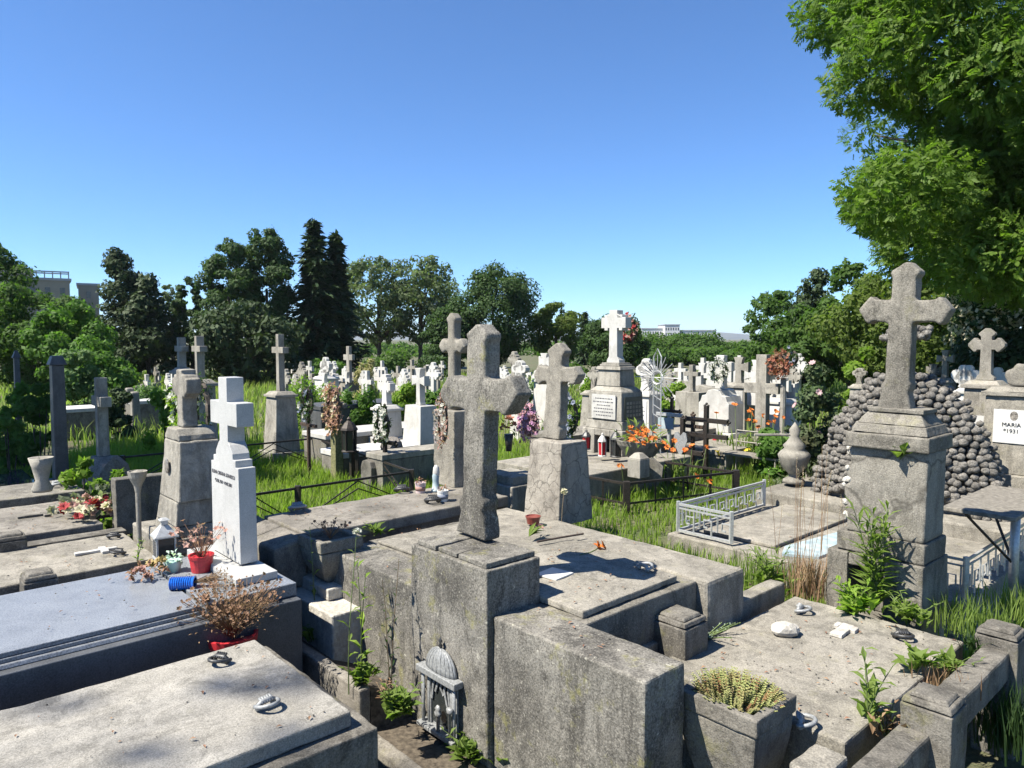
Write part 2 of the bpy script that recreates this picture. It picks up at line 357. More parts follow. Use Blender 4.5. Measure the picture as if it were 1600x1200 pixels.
prof = [ws[0], (ws[0][0], ws[1][1]), (aw, ws[1][1]), (aw, ws[3][1]), (ws[0][0], ws[3][1]), (ws[0][0], ws[5][1]), (ws[0][0] * 1.35, ws[5][1] - .02), (ws[6][0], ws[6][1] - .03), (ws[6][0] * 1.03, ws[7][1]),
        (ws[8][0], ws[7][1]), (ws[8][0], ws[8][1]), (ws[9][0], ws[8][1]), (ws[10][0] + .01, .926)]
GC = yc
outl = [(GC - w, z) for w, z in prof] + [(GC + w, z) for w, z in reversed(prof)]
cr = T.part('cross', MB().prism_x(outl, -.62, -.50), GRAN_W, .004)
vv, zz = PU(349, 741, -.62)
for i, (tx, sz) in enumerate((('ELENA CRISTINA STANESCU', .036), ('*17.01.1977 +19.05.2011', .034))):
    M = Matrix.Translation((-.0015, vv - 2.15, zz - .863 - i * .06)) @ TEXT_M @ Matrix.Scale(.92, 4, (1, 0, 0))
    text_part('inscription', tx, sz, GREYT, T.o, M)
# --- L3 : the row of old concrete graves at the far left
def kerb(mb, u0, u1, v0, v1, z0, z1, g=0): return mb.box(u0, u1, v0, v1, z0, z1)
def post(T, u, v, s, z0, zt, mat=CONC_D, name='corner_post'):
    h = s / 2
    mb = MB().box(u - h, u + h, v - h, v + h, z0, zt - .055).box(u - h * .97, u + h * .97, v - h * .97, v + h * .97, zt - .047, zt - .02, .008)
    mb.box(u - h * .78, u + h * .78, v - h * .78, v + h * .78, zt - .0195, zt, .012)
    return T.part(name, mb, mat, .006)
T = Thing('grave', 'old concrete grave between two kerbs with a loose white cross on it, left', 'grave', (-.8, 3.1, 0), grid=True)
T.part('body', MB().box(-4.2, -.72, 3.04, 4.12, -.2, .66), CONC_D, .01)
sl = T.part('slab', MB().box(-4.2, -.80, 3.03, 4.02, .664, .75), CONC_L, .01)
T.part('kerb', MB().box(-4.2, -.72, 2.83, 2.985, -.2, .705), CONC_D, .01)
T.part('kerb', MB().box(-4.2, -.72, 4.21, 4.38, -.2, .72), CONC_D, .01)
T.part('head_kerb', MB().box(-.70, -.45, 2.83, 4.12, 0, .80), CONC_L, .012)
u, v = PUV(60, 893, .86); post(T, u, v, .20, .2, .87)
for (px, py), r in (((178, 841), .3), ((186, 867), -.2)):
    u, v = PUV(px, py, .752); ring_handle(T, u, v, .75, r - TH, DKMETAL, sl, 1.1)
T = Thing('grave', 'old concrete grave strewn with wilted wreath flowers below the dark head wall', 'grave', (-.85, 4.5, 0), grid=True)
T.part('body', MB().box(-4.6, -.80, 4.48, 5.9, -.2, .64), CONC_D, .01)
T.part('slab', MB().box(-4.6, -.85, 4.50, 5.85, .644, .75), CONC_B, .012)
u, v = PUV(15, 832, .88); post(T, u, v, .21, .2, .88)
T = Thing('grave', 'grey concrete grave farthest left with a single ring handle beside lime bushes', 'grave', (-.6, 6.4, 0), grid=True)
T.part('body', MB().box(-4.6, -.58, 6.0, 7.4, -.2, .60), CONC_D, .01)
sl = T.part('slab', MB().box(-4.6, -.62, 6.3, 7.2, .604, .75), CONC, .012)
u, v = PUV(89, 761, .752); ring_handle(T, u, v, .75, .4, PEWTER, sl, 1.6)
zt = .75 + .0
def PV(px, py, v):
    r = ray(px, py); t = (v - ST * OX + CT * OY) / (-ST * r[0] + CT * r[1]); return (UV(r[0] * t, r[1] * t)[0], H + r[2] * t)
uw, zw = PV(180, 750, 4.52)
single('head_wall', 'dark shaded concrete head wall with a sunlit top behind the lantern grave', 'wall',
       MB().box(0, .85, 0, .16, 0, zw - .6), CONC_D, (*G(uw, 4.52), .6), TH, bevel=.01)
# --- main tomb: wall with the central pedestal and cross
T = Thing('cross_headstone', 'big lichen-covered concrete cross on a cracked pedestal between two low wing walls', 'headstone', (0, .36, 0), grid=True)
T.part('pedestal', MB().box(0, .40, 0, .73, -.2, 1.188), CONC_M, .008)
mb = MB().prism_z([(.02, .03), (.39, .03), (.39, .30), (.025, .29)], 1.19, 1.222).prism_z([(.028, .305), (.38, .315), (.37, .49), (.03, .485)], 1.19, 1.216).prism_z([(.02, .50), (.37, .505), (.37, .69), (.02, .685)], 1.19, 1.221)
T.part('cap', mb, CONC_M, .006)
T.part('wing_wall', MB().box(.02, .34, .732, 1.80, -.2, .918), CONC_M, .01)
T.part('wing_wall', MB().box(.04, .345, -1.04, -.002, -.2, .930), CONC_M, .012)
cp = [(743, 506), (747, 507), (760, 522), (760, 528), (757.5, 536), (757.5, 593), (786, 593), (790, 588), (795, 588), (808, 617), (790, 648), (786, 650), (780, 645), (756.5, 643), (754, 740), (752, 778), (755.5, 784), (755.5, 792), (752.5, 800), (756, 822), (758.5, 847),
      (712, 830), (716, 812), (719, 797), (716.5, 790), (716.5, 781), (722, 774), (724.5, 640), (711, 636), (708, 636), (702, 640), (698, 636), (688, 622), (688, 610), (698, 588), (703, 587), (708, 590), (728, 592), (730, 530), (727.5, 524), (731, 519)]
outl = [PU(x, y, .27) for x, y in cp]
T.part('cross', MB().prism_x(outl, .27, .395), CONC_M, .008)
# niche lantern fixed low on the pedestal
Tn = Thing('niche_lantern', 'small grey domed cast-metal candle niche with columns fixed low on the main pedestal', 'grave lantern', (-.001, .39, .40), grid=True)
w = .19; zb = .115; zt = .465; vc = .40
def nb(*a): return MB().box(*a)
Tn.part('back_plate', nb(-.028, -.004, vc - w + .02, vc + w - .02, zb + .02, zt), PEWTER, .003)
Tn.part('sill', nb(-.135, -.004, vc - w - .015, vc + w + .015, zb - .005, zb + .02), PEWTER, .003)
for sgn in (-1, 1):
    for k in (0, 1):
        Tn.part('column', MB().tube([(-.075 + .03 * k, vc + sgn * (w - .045 * k - .015), zb + .02), (-.075 + .03 * k, vc + sgn * (w - .045 * k - .015), zt)], .017, 8), PEWTER, smooth=True)
Tn.part('cornice', nb(-.125, -.004, vc - w - .03, vc + w + .03, zt + .002, zt + .045), PEWTER, .006)
dm = MB()
dm.lathe([(w * .88 * math.cos(t), w * .80 * math.sin(t)) for t in [i * math.pi / 2 / 10 for i in range(10)]] + [(.012, w * .83)], 24, -.03, vc, zt + .046, .42, 1)
dm.v = [(min(x, -.004), y, z) for x, y, z in dm.v]
for k in range(9):
    t = math.pi * (.12 + .76 * k / 8)
    dm.tube([(-.03 - .42 * w * .88 * math.cos(e) * math.sin(t), vc + w * .88 * math.cos(e) * math.cos(t), zt + .047 + w * .80 * math.sin(e)) for e in [i * 1.5 / 6 for i in range(7)]], .0045, 4)
Tn.part('dome', dm, PEWTER, smooth=True)
Tn.part('finial', MB().lathe([(.008, 0), (.02, .012), (.009, .03), (.018, .045), (.006, .062), (.0, .08)], 10, -.04, vc, zt + w * .82 + .045), DKMETAL, smooth=True)
pn = Tn.part('window', nb(-.036, -.030, vc - .105, vc + .105, zb + .04, zt - .03), GLASS)
fr = MB()
for s2 in (-1, 1): fr.box(-.05, -.030, vc + s2 * .118 - .013, vc + s2 * .118 + .013, zb + .022, zt - .01)
for k in range(6):
    a = -.105 + .21 * k / 5
    fr.tube([(-.05, vc + a, zt - .012), (-.052, vc + a * 1.0 + .012, zt - .06), (-.05, vc + a + (.03 if a > 0 else -.02), zt - .07 - abs(a) * 1.4)], .012, 5)
Tn.part('curtain_frame', fr, PEWTER, .002)
mb = MB().lathe([(.016, 0), (.016, .1), (.03, .105), (.034, .125), (.02, .14), (.03, .15), (.012, .17)], 8, -.10, vc - .02, zb + .021)
Tn.part('candle_holder', mb, PEWTER, smooth=True)
Tn.part('candle_holder', MB().lathe([(.014, 0), (.014, .17), (.03, .175), (.03, .2), (.014, .205)], 8, -.11, vc - .16, zb + .021), PEWTER, smooth=True)
Tn.o.scale = (.55, .86, .92)
# platform and slab behind the pedestal
T = Thing('grave', 'wide raised concrete tomb platform with inner slab and ring handle behind the main cross', 'grave', (.9, .7, 0), grid=True)
T.part('body', MB().box(.35, 1.415, -.39, 1.84, -.2, .914), CONC, .01)
sl = T.part('slab', MB().prism_z([(.405, -.335), (1.30, -.32), (1.38, .24), (1.47, .62), (.405, .62)], .918, .958), CONC_L, .008)
T.part('slab', MB().prism_z([(.41, .64), (1.475, .64), (1.5, 1.02), (1.34, 1.70), (.36, 1.70)], .918, .940), CONC_L, .006)
T.part('end_block', MB().box(1.42, 1.86, -.47, 1.92, -.2, .926), CONC_L, .025)
u, v = PUV(1005, 892, .96); ring_handle(T, u, v, .958, 1.4, PEWTER, sl, 1.15)
# low kerb, trough and speckled block in front of the left wing
T = Thing('kerb_trough', 'narrow low concrete kerb filled with soil along the foot of the main headstone', 'kerb', (-.2, 1.2, 0), grid=True)
T.part('kerb', MB().prism_y([(-.37, -.3), (-.29, -.3), (-.29, .375), (-.365, .375)], .74, 2.3), CONC_B, .012)
T.part('kerb', MB().prism_y([(-.37, -.3), (-.29, -.3), (-.29, .12), (-.365, .10)], .1, .735), CONC_B, .012)
T.part('soil', MB().prism_y([(-.289, -.3), (-.002, -.3), (-.002, .21), (-.289, .345)], .74, 1.82).prism_y([(-.289, -.3), (-.002, -.3), (-.002, .09), (-.289, .10)], .0, .738), SOIL)
# M tomb
T = Thing('grave', 'weathered brown concrete tomb with broken sloping end, behind the left wing wall', 'grave', (.7, 2.4, 0), grid=True)
T.part('body', MB().box(-.03, 1.95, 2.06, 2.86, -.2, .90), CONC_B, .012)
sl = T.part('slab', MB().box(-.05, 1.95, 2.0, 2.80, .904, 1.0), CONC_B, .012)
end = MB().prism_y([(-.31, .50), (-.05, .50), (-.05, .985), (-.31, .93)], 2.45, 3.0).prism_y([(-.31, .66), (-.05, .6), (-.05, .985), (-.31, .93)], 2.02, 2.448)
T.part('broken_end', end, CONC_B, .02)
for (px, py), r, mt in (((465, 798), .5, PEWTER), ((628, 769), .2, DKMETAL), ((676, 786), .2, DKMETAL)):
    u, v = PUV(px, py, 1.002); ring_handle(T, u, v, 1.0, r - TH, mt, sl, 1.5)
# --- right tomb
T = Thing('grave', 'low concrete grave with rough kerbs and two corner posts, front right', 'grave', (1.4, -1.1, 0), grid=True)
sl = T.part('slab', MB().box(.80, 2.47, -1.60, -.52, -.1, .60), CONC_L, .012)
T.part('kerb', MB().box(.345, 1.17, -.50 + .08, -.30, -.1, .655), CONC_L, .012)
T.part('kerb', MB().box(1.40, 2.52, -.42, -.30, -.1, .665), CONC_L, .012)
T.part('kerb', MB().box(.1, 1.31, -1.86, -1.72, .46, .635), CONC_D, .014)
T.part('kerb', MB().box(1.56, 2.42, -1.86, -1.72, .47, .645), CONC_D, .014)
T.part('kerb', MB().box(.36, .60, -1.70, -1.55, -.1, .66), CONC_L, .014)
u, v = PUV(1063, 958, .82); post(T, u, v, .235, -.1, .83, CONC_D)
post(T, 2.48, -1.79, .22, -.1, .76, CONC_D)
u, v = PUV(1460, 1080, .80); post(T, u, v, .22, -.1, .80, CONC_D)
for (px, py), r, mt in (((1250, 957), .9, PEWTER), ((1410, 998), -.1, DKMETAL), ((1250, 1134), 1.2, PEWTER)):
    u, v = PUV(px, py, .602); ring_handle(T, u, v, .6, r - TH, mt, sl, 1.25)
# --- tall right headstone
T = Thing('cross_headstone', 'tallest concrete cross at right on a cracked broken-edged pedestal with a dark niche', 'headstone', (2.95, -.95, .3), grid=True)
ub = 2.80
mb = MB().box(ub, 3.30, -1.25, -.995, .2, .905).box(ub, 3.30, -.745, -.595, .2, .905).box(ub, 3.30, -.99, -.75, .2, .45).box(ub, 3.30, -.99, -.75, .82, .904).box(ub + .2, 3.30, -.99, -.75, .455, .815)
T.part('base', mb, CONC, .008)
T.part('plinth', MB().box(2.83, 3.26, -1.245, -.645, .908, 1.05), CONC, .012)
jag = random.Random(3)
left = [(-.70 - jag.uniform(-.015, .03), 1.053 + .625 * i / 12) for i in range(13)]
body = MB().prism_x([(-1.235, 1.053), (-1.24, 1.678)] + [(y, z) for y, z in reversed(left)], 2.85, 3.22)
T.part('body', body, CRACK_B, .006)
rub = MB()
for i in range(60):
    rub.sph((2.86 + jag.uniform(0, .2), -.70 + jag.uniform(-.03, .025), 1.06 + .6 * jag.random()), jag.uniform(.012, .03), 1, jit=.2, rng=jag)
T.part('crumbling_brick', rub, CHALK)
T.part('cornice', MB().box(2.80, 3.28, -1.262, -.705, 1.681, 1.785), CONC, .01)
T.part('cap', MB().box(2.83, 3.25, -1.24, -.73, 1.788, 1.85, .02).box(2.86, 3.22, -1.215, -.76, 1.852, 1.93, .05).box(2.90, 3.18, -1.185, -.82, 1.932, 1.962), CONC, .006)
cp = [(1414, 409), (1420, 409), (1437, 423), (1437, 428), (1431, 434), (1430, 469), (1462, 468), (1466, 463), (1471, 465), (1486, 484), (1472, 506), (1466, 508), (1461, 503), (1425, 504), (1422, 560), (1420, 596), (1422.5, 601), (1421, 609), (1417.5, 613), (1423, 646),
      (1368, 641), (1377, 612), (1374, 606), (1377, 599), (1382, 594), (1385, 540), (1388, 504), (1361, 502), (1358, 507), (1352, 504), (1341, 484), (1357, 465), (1361, 463), (1366, 468), (1392, 469), (1394, 434), (1391, 428), (1391, 424)]
outl = [PU(x, y, 2.98) for x, y in cp]
T.part('cross', MB().prism_x(outl, 2.98, 3.10), CONC, .008)
v, z = PU(1372, 912, 2.99)
T.part('niche_plaque', MB().cbox(2.985, v, z - .06, .10, .015, .16), PLAQD, .004)
# --- plates and loose crosses on the slabs
def flat_cross(name, label, px, py, z, L, W, rot, mat, h=.02, arm=.62):
    w = W
    mb = MB().box(-L / 2, L / 2, -w / 2, w / 2, 0, h).box(L * .1, L * .1 + w, w / 2, L * arm / 2, 0, h).box(L * .1, L * .1 + w, -L * arm / 2, -w / 2, 0, h)
    x, y, _ = P(px, py, z); return single(name, label, 'cross', mb, mat, (x, y, z + .001), rot, bevel=.003)
flat_cross('loose_cross', 'small pale stone cross lying flat on the front right grave', 1316, 988, .601, .22, .075, TH + .05, CHALK, .022)
flat_cross('loose_cross', 'thin white cross lying flat on the old left grave beside dark handles', 150, 863, .751, .30, .05, TH - .05, MARB, .02)
flat_cross('loose_cross', 'brownish broken cross lying on the wreath-strewn left grave', 60, 806, .751, .34, .05, TH, CONC_B, .02)
x, y, _ = P(866, 898, .959)
single('plaque', 'white square plate lying on the main tomb slab beside the pedestal', 'plaque', MB().prism_z([(-.09, -.085), (.09, -.085), (.09, .085), (-.09, .085)], 0, .010), PLAQW, (x, y, .9595), TH + .12, bevel=.002)
x, y, _ = P(1225, 992, .601)
single('stone_lump', 'white chalky stone lump lying on the front right grave', 'stone', MB().sph((0, 0, .035), .075, 2, (1.2, .9, .62), .1, random.Random(2)).sph((.05, .01, .03), .05, 2, (1, .9, .8), .12, random.Random(4)), CHALK, (x, y, .6))
# --- concrete planters
def square_planter(label, u, v, z0, zr, w, d, mat, foot=.5):
    """bowl-sided square planter, rim at zr"""
    T = Thing('planter', label, 'planter', (u, v, z0), grid=True)
    hh = zr - z0; lv = []
    for k in range(8):
        t = k / 7; f = foot + (1 - foot) * math.sin(t * math.pi / 2) ** .8
        lv.append((f, z0 + (hh - .085) * t))
    mb = MB()
    vs = [(u + sx * d / 2 * f * .95, v + sy * w / 2 * f * .95, z) for f, z in lv for sx, sy in ((-1, -1), (1, -1), (1, 1), (-1, 1))]
    fs = [(i * 4 + k, i * 4 + (k + 1) % 4, (i + 1) * 4 + (k + 1) % 4, (i + 1) * 4 + k) for i in range(7) for k in range(4)] + [(3, 2, 1, 0), (28, 29, 30, 31)]
    mb.add(vs, fs); T.part('bowl', mb, mat, .012)
    rm = MB()
    def ring(o, i, za, zb):
        vs = [(u + sx * d / 2 * o, v + sy * w / 2 * o, za) for sx, sy in ((-1, -1), (1, -1), (1, 1), (-1, 1))] + [(u + sx * d / 2 * o, v + sy * w / 2 * o, zb) for sx, sy in ((-1, -1), (1, -1), (1, 1), (-1, 1))]
        vs += [(u + sx * (d / 2 * o - i), v + sy * (w / 2 * o - i), zb) for sx, sy in ((-1, -1), (1, -1), (1, 1), (-1, 1))] + [(u + sx * (d / 2 * o - i), v + sy * (w / 2 * o - i), za) for sx, sy in ((-1, -1), (1, -1), (1, 1), (-1, 1))]
        rm.add(vs, [(a * 4 + k, a * 4 + (k + 1) % 4, ((a + 1) % 4) * 4 + (k + 1) % 4, ((a + 1) % 4) * 4 + k) for a in range(4) for k in range(4)])
    ring(1.0, .045, zr - .082, zr)
    T.part('rim', rm, mat, .008)
    T.part('soil', MB().box(u - d / 2 + .046, u + d / 2 - .046, v - w / 2 + .046, v + w / 2 - .046, zr - .08, zr - .03), SOIL)
    return T
square_planter('square concrete planter bowl filled with sedum, front right', .55, -1.19, .28, .775, .42, .37, CONC_D)
pu, pv = PUV(516, 835, 1.02)
square_planter('square concrete planter bowl with dry plants on the pale block at left', pu, pv, .69, 1.02, .36, .34, CONC, .42)
single('footing_block', 'pale mottled stone block under the left concrete planter', 'stone block', MB().box(-.24, .16, -.46, .36, 0, .60).box(-.13, .14, -.2, .3, .602, .688), CHALK, (*G(pu, pv), 0), TH, bevel=.012)
# ================================================================ small things and plants
def blossom(mb, c, r, rng, n=6, nrm=None, droop=.35):
    c = Vector(c); nz = Vector(nrm) if nrm else Vector((rng.uniform(-.6, .6), rng.uniform(-.8, .2), rng.uniform(.2, 1)))
    nz.normalize(); a = nz.orthogonal().normalized(); b = nz.cross(a); t0 = rng.uniform(0, 6.28)
    for k in range(n):
        t = t0 + 6.283 * k / n; d = (a * math.cos(t) + b * math.sin(t)) * r + nz * r * droop
        mb.leaf(c, d, r * .85, nz, .12)
def rvec(rng, up=0.):
    v = Vector((rng.gauss(0, 1), rng.gauss(0, 1), rng.gauss(0, 1))).normalized(); v.z = v.z * (1 - up) + up * abs(v.z); return v
def leafball(mb, c, rad, n, size, rng, sq=(1, 1, 1), aspect=.45, hollow=.4, up=.2):
    c = Vector(c)
    for _ in range(n):
        d = rvec(rng, up); rr = hollow + (1 - hollow) * rng.random() ** .5
        p = c + Vector((d.x * rad * sq[0], d.y * rad * sq[1], d.z * rad * sq[2])) * rr
        s = size * rng.uniform(.7, 1.25); dd = (d + rvec(rng) * .9).normalized() * s
        mb.leaf(p, dd, s * aspect, Vector((rng.uniform(-.4, .4), rng.uniform(-.4, .4), 1)), .15)
def stems(mb, c, n, h, spread, r, rng, seg=3, lean=.0):
    tips = []
    for _ in range(n):
        a = rng.uniform(0, 6.283); s = spread * rng.random() ** .6; hh = h * rng.uniform(.6, 1.05)
        q = [(c[0] + math.cos(a) * s * (i / seg) ** 1.4 * 1.0 + rng.uniform(-.15, .15) * s * (i / seg), c[1] + math.sin(a) * s * (i / seg) ** 1.4, c[2] + hh * i / seg) for i in range(seg + 1)]
        mb.tube(q, r, 4, r * .5); tips.append(q[-1])
    return tips
def pot(label, name, loc, r, h, mat, cat='pot', rim=.12, soil=True, taper=.78):
    T = Thing(name, label, cat, loc)
    mb = MB().lathe([(r * taper, 0), (r * (taper + (1 - taper) * .8), h * .8), (r, h * .82), (r * 1.04, h), (r * .9, h), (r * .86, h * .88)], 20)
    T.part('pot_wall' if name == 'flower_pot' else 'bucket_wall', mb, mat, smooth=False)
    return T
def dry_bush(label, name, loc, h, spread, n, rng, heads=F_FADED, hs=.012, smat=DRYL, cat='dried plant'):
    T = Thing(name, label, cat, loc)
    mb = MB(); tips = stems(mb, (0, 0, 0), n, h, spread, .0028, rng)
    for t in tips[::2]:
        for _ in range(3): mb.leaf((t[0] * rng.uniform(.5, 1), t[1] * rng.uniform(.5, 1), t[2] * rng.uniform(.4, .95)), rvec(rng, .5) * .03, .008)
    T.part('stems', mb, smat)
    hb = MB()
    for t in tips: blossom(hb, t, hs * rng.uniform(.7, 1.4), rng, 5)
    T.part('flower_heads', hb, heads); return T
def weed(label, loc, h, n, lsize, lper, spread, rng, mat=GREENL, name='weed', cat='weed', flowers=None, fs=.015, fn=1, rosette=0, aspect=.3, sr=.004, up=.75, smat=STEM):
    T = Thing(name, label, cat, loc)
    mb = MB(); lf = MB(); fl = MB()
    for _ in range(n):
        a = rng.uniform(0, 6.283); s = spread * rng.uniform(.3, 1); hh = h * rng.uniform(.7, 1.05); bend = rng.uniform(-.2, .2) * s
        q = [Vector((math.cos(a) * s * (i / 5) ** 1.5 + bend * math.sin(i), math.sin(a) * s * (i / 5) ** 1.5, hh * i / 5)) for i in range(6)]
        mb.tube(q, sr, 5, sr * .5)
        for k in range(lper):
            t = (k + .6) / lper * 4.99; i = int(t); p = q[i].lerp(q[i + 1], t - i)
            ang = k * 2.4 + rng.uniform(-.4, .4); el = rng.uniform(.15, up)
            L = lsize * rng.uniform(.7, 1.2) * (1.1 - .5 * t / 5)
            lf.leaf(p, Vector((math.cos(ang) * math.cos(el), math.sin(ang) * math.cos(el), math.sin(el))) * L, L * aspect)
        if flowers:
            for j in range(fn):
                blossom(fl, q[-1] + rvec(rng, .6) * fs * (1.6 if fn > 1 else 0), fs * rng.uniform(.7, 1.2), rng, 6)
    for _ in range(rosette):
        a = rng.uniform(0, 6.283); el = rng.uniform(.2, 1.2); L = lsize * rng.uniform(.8, 1.6)
        p = Vector((rng.gauss(0, .25) * spread, rng.gauss(0, .25) * spread, rng.uniform(0, .06)))
        lf.leaf(p, Vector((math.cos(a) * math.cos(el), math.sin(a) * math.cos(el), math.sin(el))) * L, L * aspect * 1.3)
    if mb.f: T.part('stem', mb, smat)
    T.part('leaves', lf, mat)
    if fl.f: T.part('flowers', fl, flowers)
    return T
def tuft(label, loc, n, h, spread, rng, mat=GREENL, name='grass_tuft', cat='grass tuft', w=.008, lean=.5):
    mb = MB()
    for _ in range(n):
        a = rng.uniform(0, 6.283); b = Vector((rng.gauss(0, .35) * spread, rng.gauss(0, .35) * spread, 0)); hh = h * rng.uniform(.5, 1.1)
        d = Vector((math.cos(a), math.sin(a), 0)); s = d.cross(Vector((0, 0, 1))) * w * .5; k = rng.uniform(.2, 1) * lean * hh
        p = [b, b + d * k * .3 + Vector((0, 0, hh * .55)), b + d * k + Vector((0, 0, hh))]
        mb.add([p[0] - s, p[0] + s, p[1] + s * .8, p[1] - s * .8, p[2]], [(0, 1, 2, 3), (3, 2, 4)])
    return single(name, label, cat, mb, mat, loc)
rg = random.Random(11)
# --- things on the granite grave
x, y, _ = P(315, 892, .863)
pot('red plastic flower pot at the foot of the white granite cross', 'flower_pot', (x, y, .863), .082, .115, REDP, rim=.1)
dry_bush('withered brown flowers standing in the red pot by the granite cross', 'dried_flowers', (x, y, .93), .24, .20, 30, rg, F_FADED, .02, DRYF)
x, y, _ = P(258, 873, .80)
T = Thing('lantern', 'pale grey metal house-shaped grave lantern with perforated side, left of the white vase', 'lantern', (x, y, .80), rot=TH - .1)
T.part('base', MB().cbox(0, 0, 0, .15, .15, .02), SILVER, .003)
lb = MB()
for sx in (-1, 1):
    for sy in (-1, 1): lb.cbox(sx * .062, sy * .062, .021, .014, .014, .15)
T.part('frame', lb, SILVER, .002)
for q in (0, 1): T.part('pane', MB().cbox(0, 0, .022, .11, .11, .145) if q == 0 else MB().box(-.069, -.064, -.05, .05, .03, .16), GLASS if q == 0 else SILVER)
dots = MB()
for i in range(5):
    for j in range(10): dots.sph((-.0695, -.042 + .021 * i, .038 + .012 * j), .0048, 1)
T.part('perforations', dots, BLACKT)
T.part('roof', MB().cbox(0, 0, .172, .17, .17, .012).cbox(0, 0, .185, .16, .16, .075, .055), SILVER, .002)
T.part('chimney', MB().cbox(0, 0, .261, .045, .045, .035).cbox(0, 0, .297, .075, .075, .015, .02), SILVER, .002)
x, y, _ = P(271, 893, .86)
T = Thing('planter_cup', 'mint and white plastic pot beside the red pot on the granite slab', 'pot', (x, y, .852))
T.part('cup', MB().lathe([(.042, 0), (.055, .075), (.058, .09), (.05, .09)], 18), MINT, smooth=True)
lb = MB(); leafball(lb, (0, 0, .10), .05, 40, .04, rg, aspect=.5)
T.part('artificial_leaves', lb, petal('pale_mint_petals', (.42, .62, .55), (.66, .74, .68)))
x, y, _ = P(228, 903, .852)
T = Thing('flower_bunch', 'faded pink and ochre bunch of artificial roses lying on the granite slab', 'flowers', (x, y, .855))
a = MB(); b = MB(); c = MB()
for i in range(7):
    for k in range(3): blossom(a, (-.05 + .05 * math.cos(i), .04 * math.sin(i * 2.1) - .03, .02 + .03 * (i % 3)), .032 - .007 * k, rg, 7)
for i in range(5):
    for k in range(3): blossom(b, (.07 + .03 * math.cos(i * 1.7), .05 * math.sin(i), .05 + .015 * i), .032 - .007 * k, rg, 7)
leafball(c, (0.0, 0, .04), .10, 36, .055, rg, (1.3, 1, .5))
T.part('pink_roses', a, F_FADED); T.part('ochre_roses', b, petal('ochre_petals', (.45, .33, .12), (.58, .46, .26))); T.part('leaves', c, DRYF)
# blue vase lying on its side
x, y, _ = P(285, 918, .862)
T = Thing('vase', 'bright blue ribbed vase lying on its side on the granite slab', 'vase', (x, y, .89), rot=.12)
mb = MB(); prof = [(.03, -.075), (.042, -.07)]
for i in range(10): prof += [(.044, -.066 + .0135 * i), (.039, -.060 + .0135 * i)]
prof += [(.046, .078), (.036, .08), (.034, .0)]
mb.lathe(prof, 16); mb.xf(Matrix.Rotation(math.pi / 2, 4, 'Y')); T.part('vase_wall', mb, BLUEP, smooth=False)
db = MB()
for i in range(60):
    q = [Vector((.06, 0, 0)), Vector((.14, rg.uniform(-.03, .03), rg.uniform(-.01, .03))), Vector((rg.uniform(.18, .28), rg.uniform(-.08, .08), rg.uniform(-.03, .07)))]
    db.tube(q, .0022, 4, .001); db.leaf(q[2], rvec(rg) * .025, .008)
single('dried_bouquet', 'dry straw-coloured bouquet spilling out of the fallen blue vase', 'dried flowers', db, DRYL, (x, y, .895), .15)
x, y, _ = P(318, 940, .862)
fb = MB()
for i in range(8): blossom(fb, (rg.uniform(-.03, .03), rg.uniform(-.02, .02), rg.uniform(.01, .04)), .025, rg, 6)
single('withered_blossom', 'small withered brown blossom lying below the blue vase', 'dried flower', fb, DRYF, (x, y, .853))
# tall grey vase with dry flowers behind the cross, big red bucket
u, v = PUV(306, 835, .86)
x, y = G(u, v)
T = Thing('vase', 'tall pale six-sided vase with withered flowers left of the granite cross', 'vase', (x, y, .80))
T.part('vase_wall', MB().lathe([(.055, 0), (.06, .02), (.075, .30), (.085, .31), (.07, .31), (.06, .2)], 6), WHITE)
T = Thing('dried_flowers', 'bushy bunch of dry brown and mauve flowers in the tall six-sided vase', 'dried flowers', (x, y, 1.08))
a = MB(); b = MB(); tips = stems(a, (0, 0, 0), 36, .26, .2, .003, rg)
for t in tips:
    for _ in range(4): a.leaf(Vector(t) * rg.uniform(.4, 1), rvec(rg) * .06, .022)
for i in range(26): blossom(b, Vector(rg.choice(tips)) + rvec(rg) * .03, rg.uniform(.018, .032), rg, 6)
T.part('dry_leaves', a, DRYF); T.part('blossoms', b, petal('dull_mauve_petals', (.22, .09, .12), (.42, .24, .26)))
x, y, _ = P(362, 1000, .62)
single('stone_block', 'rough low stone block under the large red bucket', 'stone block', MB().box(-.16, .16, -.16, .16, -.05, .419), CONC_D, (x, y, 0), TH, bevel=.015)
T = pot('large red plastic bucket of dead brown plants between the granite base and sandy slab', 'flower_pot', (x, y, .42), .15, .24, REDP)
dry_bush('dense dead brown plant bushing out of the large red bucket', 'dried_plant', (x, y, .60), .33, .30, 330, rg, petal('brown_seed_heads', (.20, .11, .07), (.36, .22, .14)), .012, DRYL)
# --- pots near the back left tomb
for lab, px, py, r, h, m in (('small whitish bucket with a printed band at the end of the brown tomb', 692, 783, .052, .10, WHITEP), ('small pinkish bucket of soil at the far corner of the brown tomb', 657, 770, .052, .10, PINKP)):
    x, y, _ = P(px, py, 1.0)
    T = pot(lab, 'bucket', (x, y, 1.001), r, h, m, cat='bucket', taper=.85)
    T.part('label_band', MB().lathe([(r * .925, h * .25), (r * .955, h * .62)], 20), F_BLUE if m is WHITEP else F_FADED, smooth=True)
    mb = MB(); leafball(mb, (0, 0, h), r * .9, 40, .03, rg, (1, 1, .6)); T.part('dry_plant', mb, DRYF)
x, y, _ = P(681, 768, 1.0)
T = Thing('statuette', 'small pale blue and white draped statuette beside the whitish bucket', 'statuette', (x, y, 1.001))
mb = MB().lathe([(.045, 0), (.045, .02), (.036, .025), (.03, .1), (.034, .15), (.022, .19), (.012, .205)], 14).sph((0, 0, .225), .022, 2)
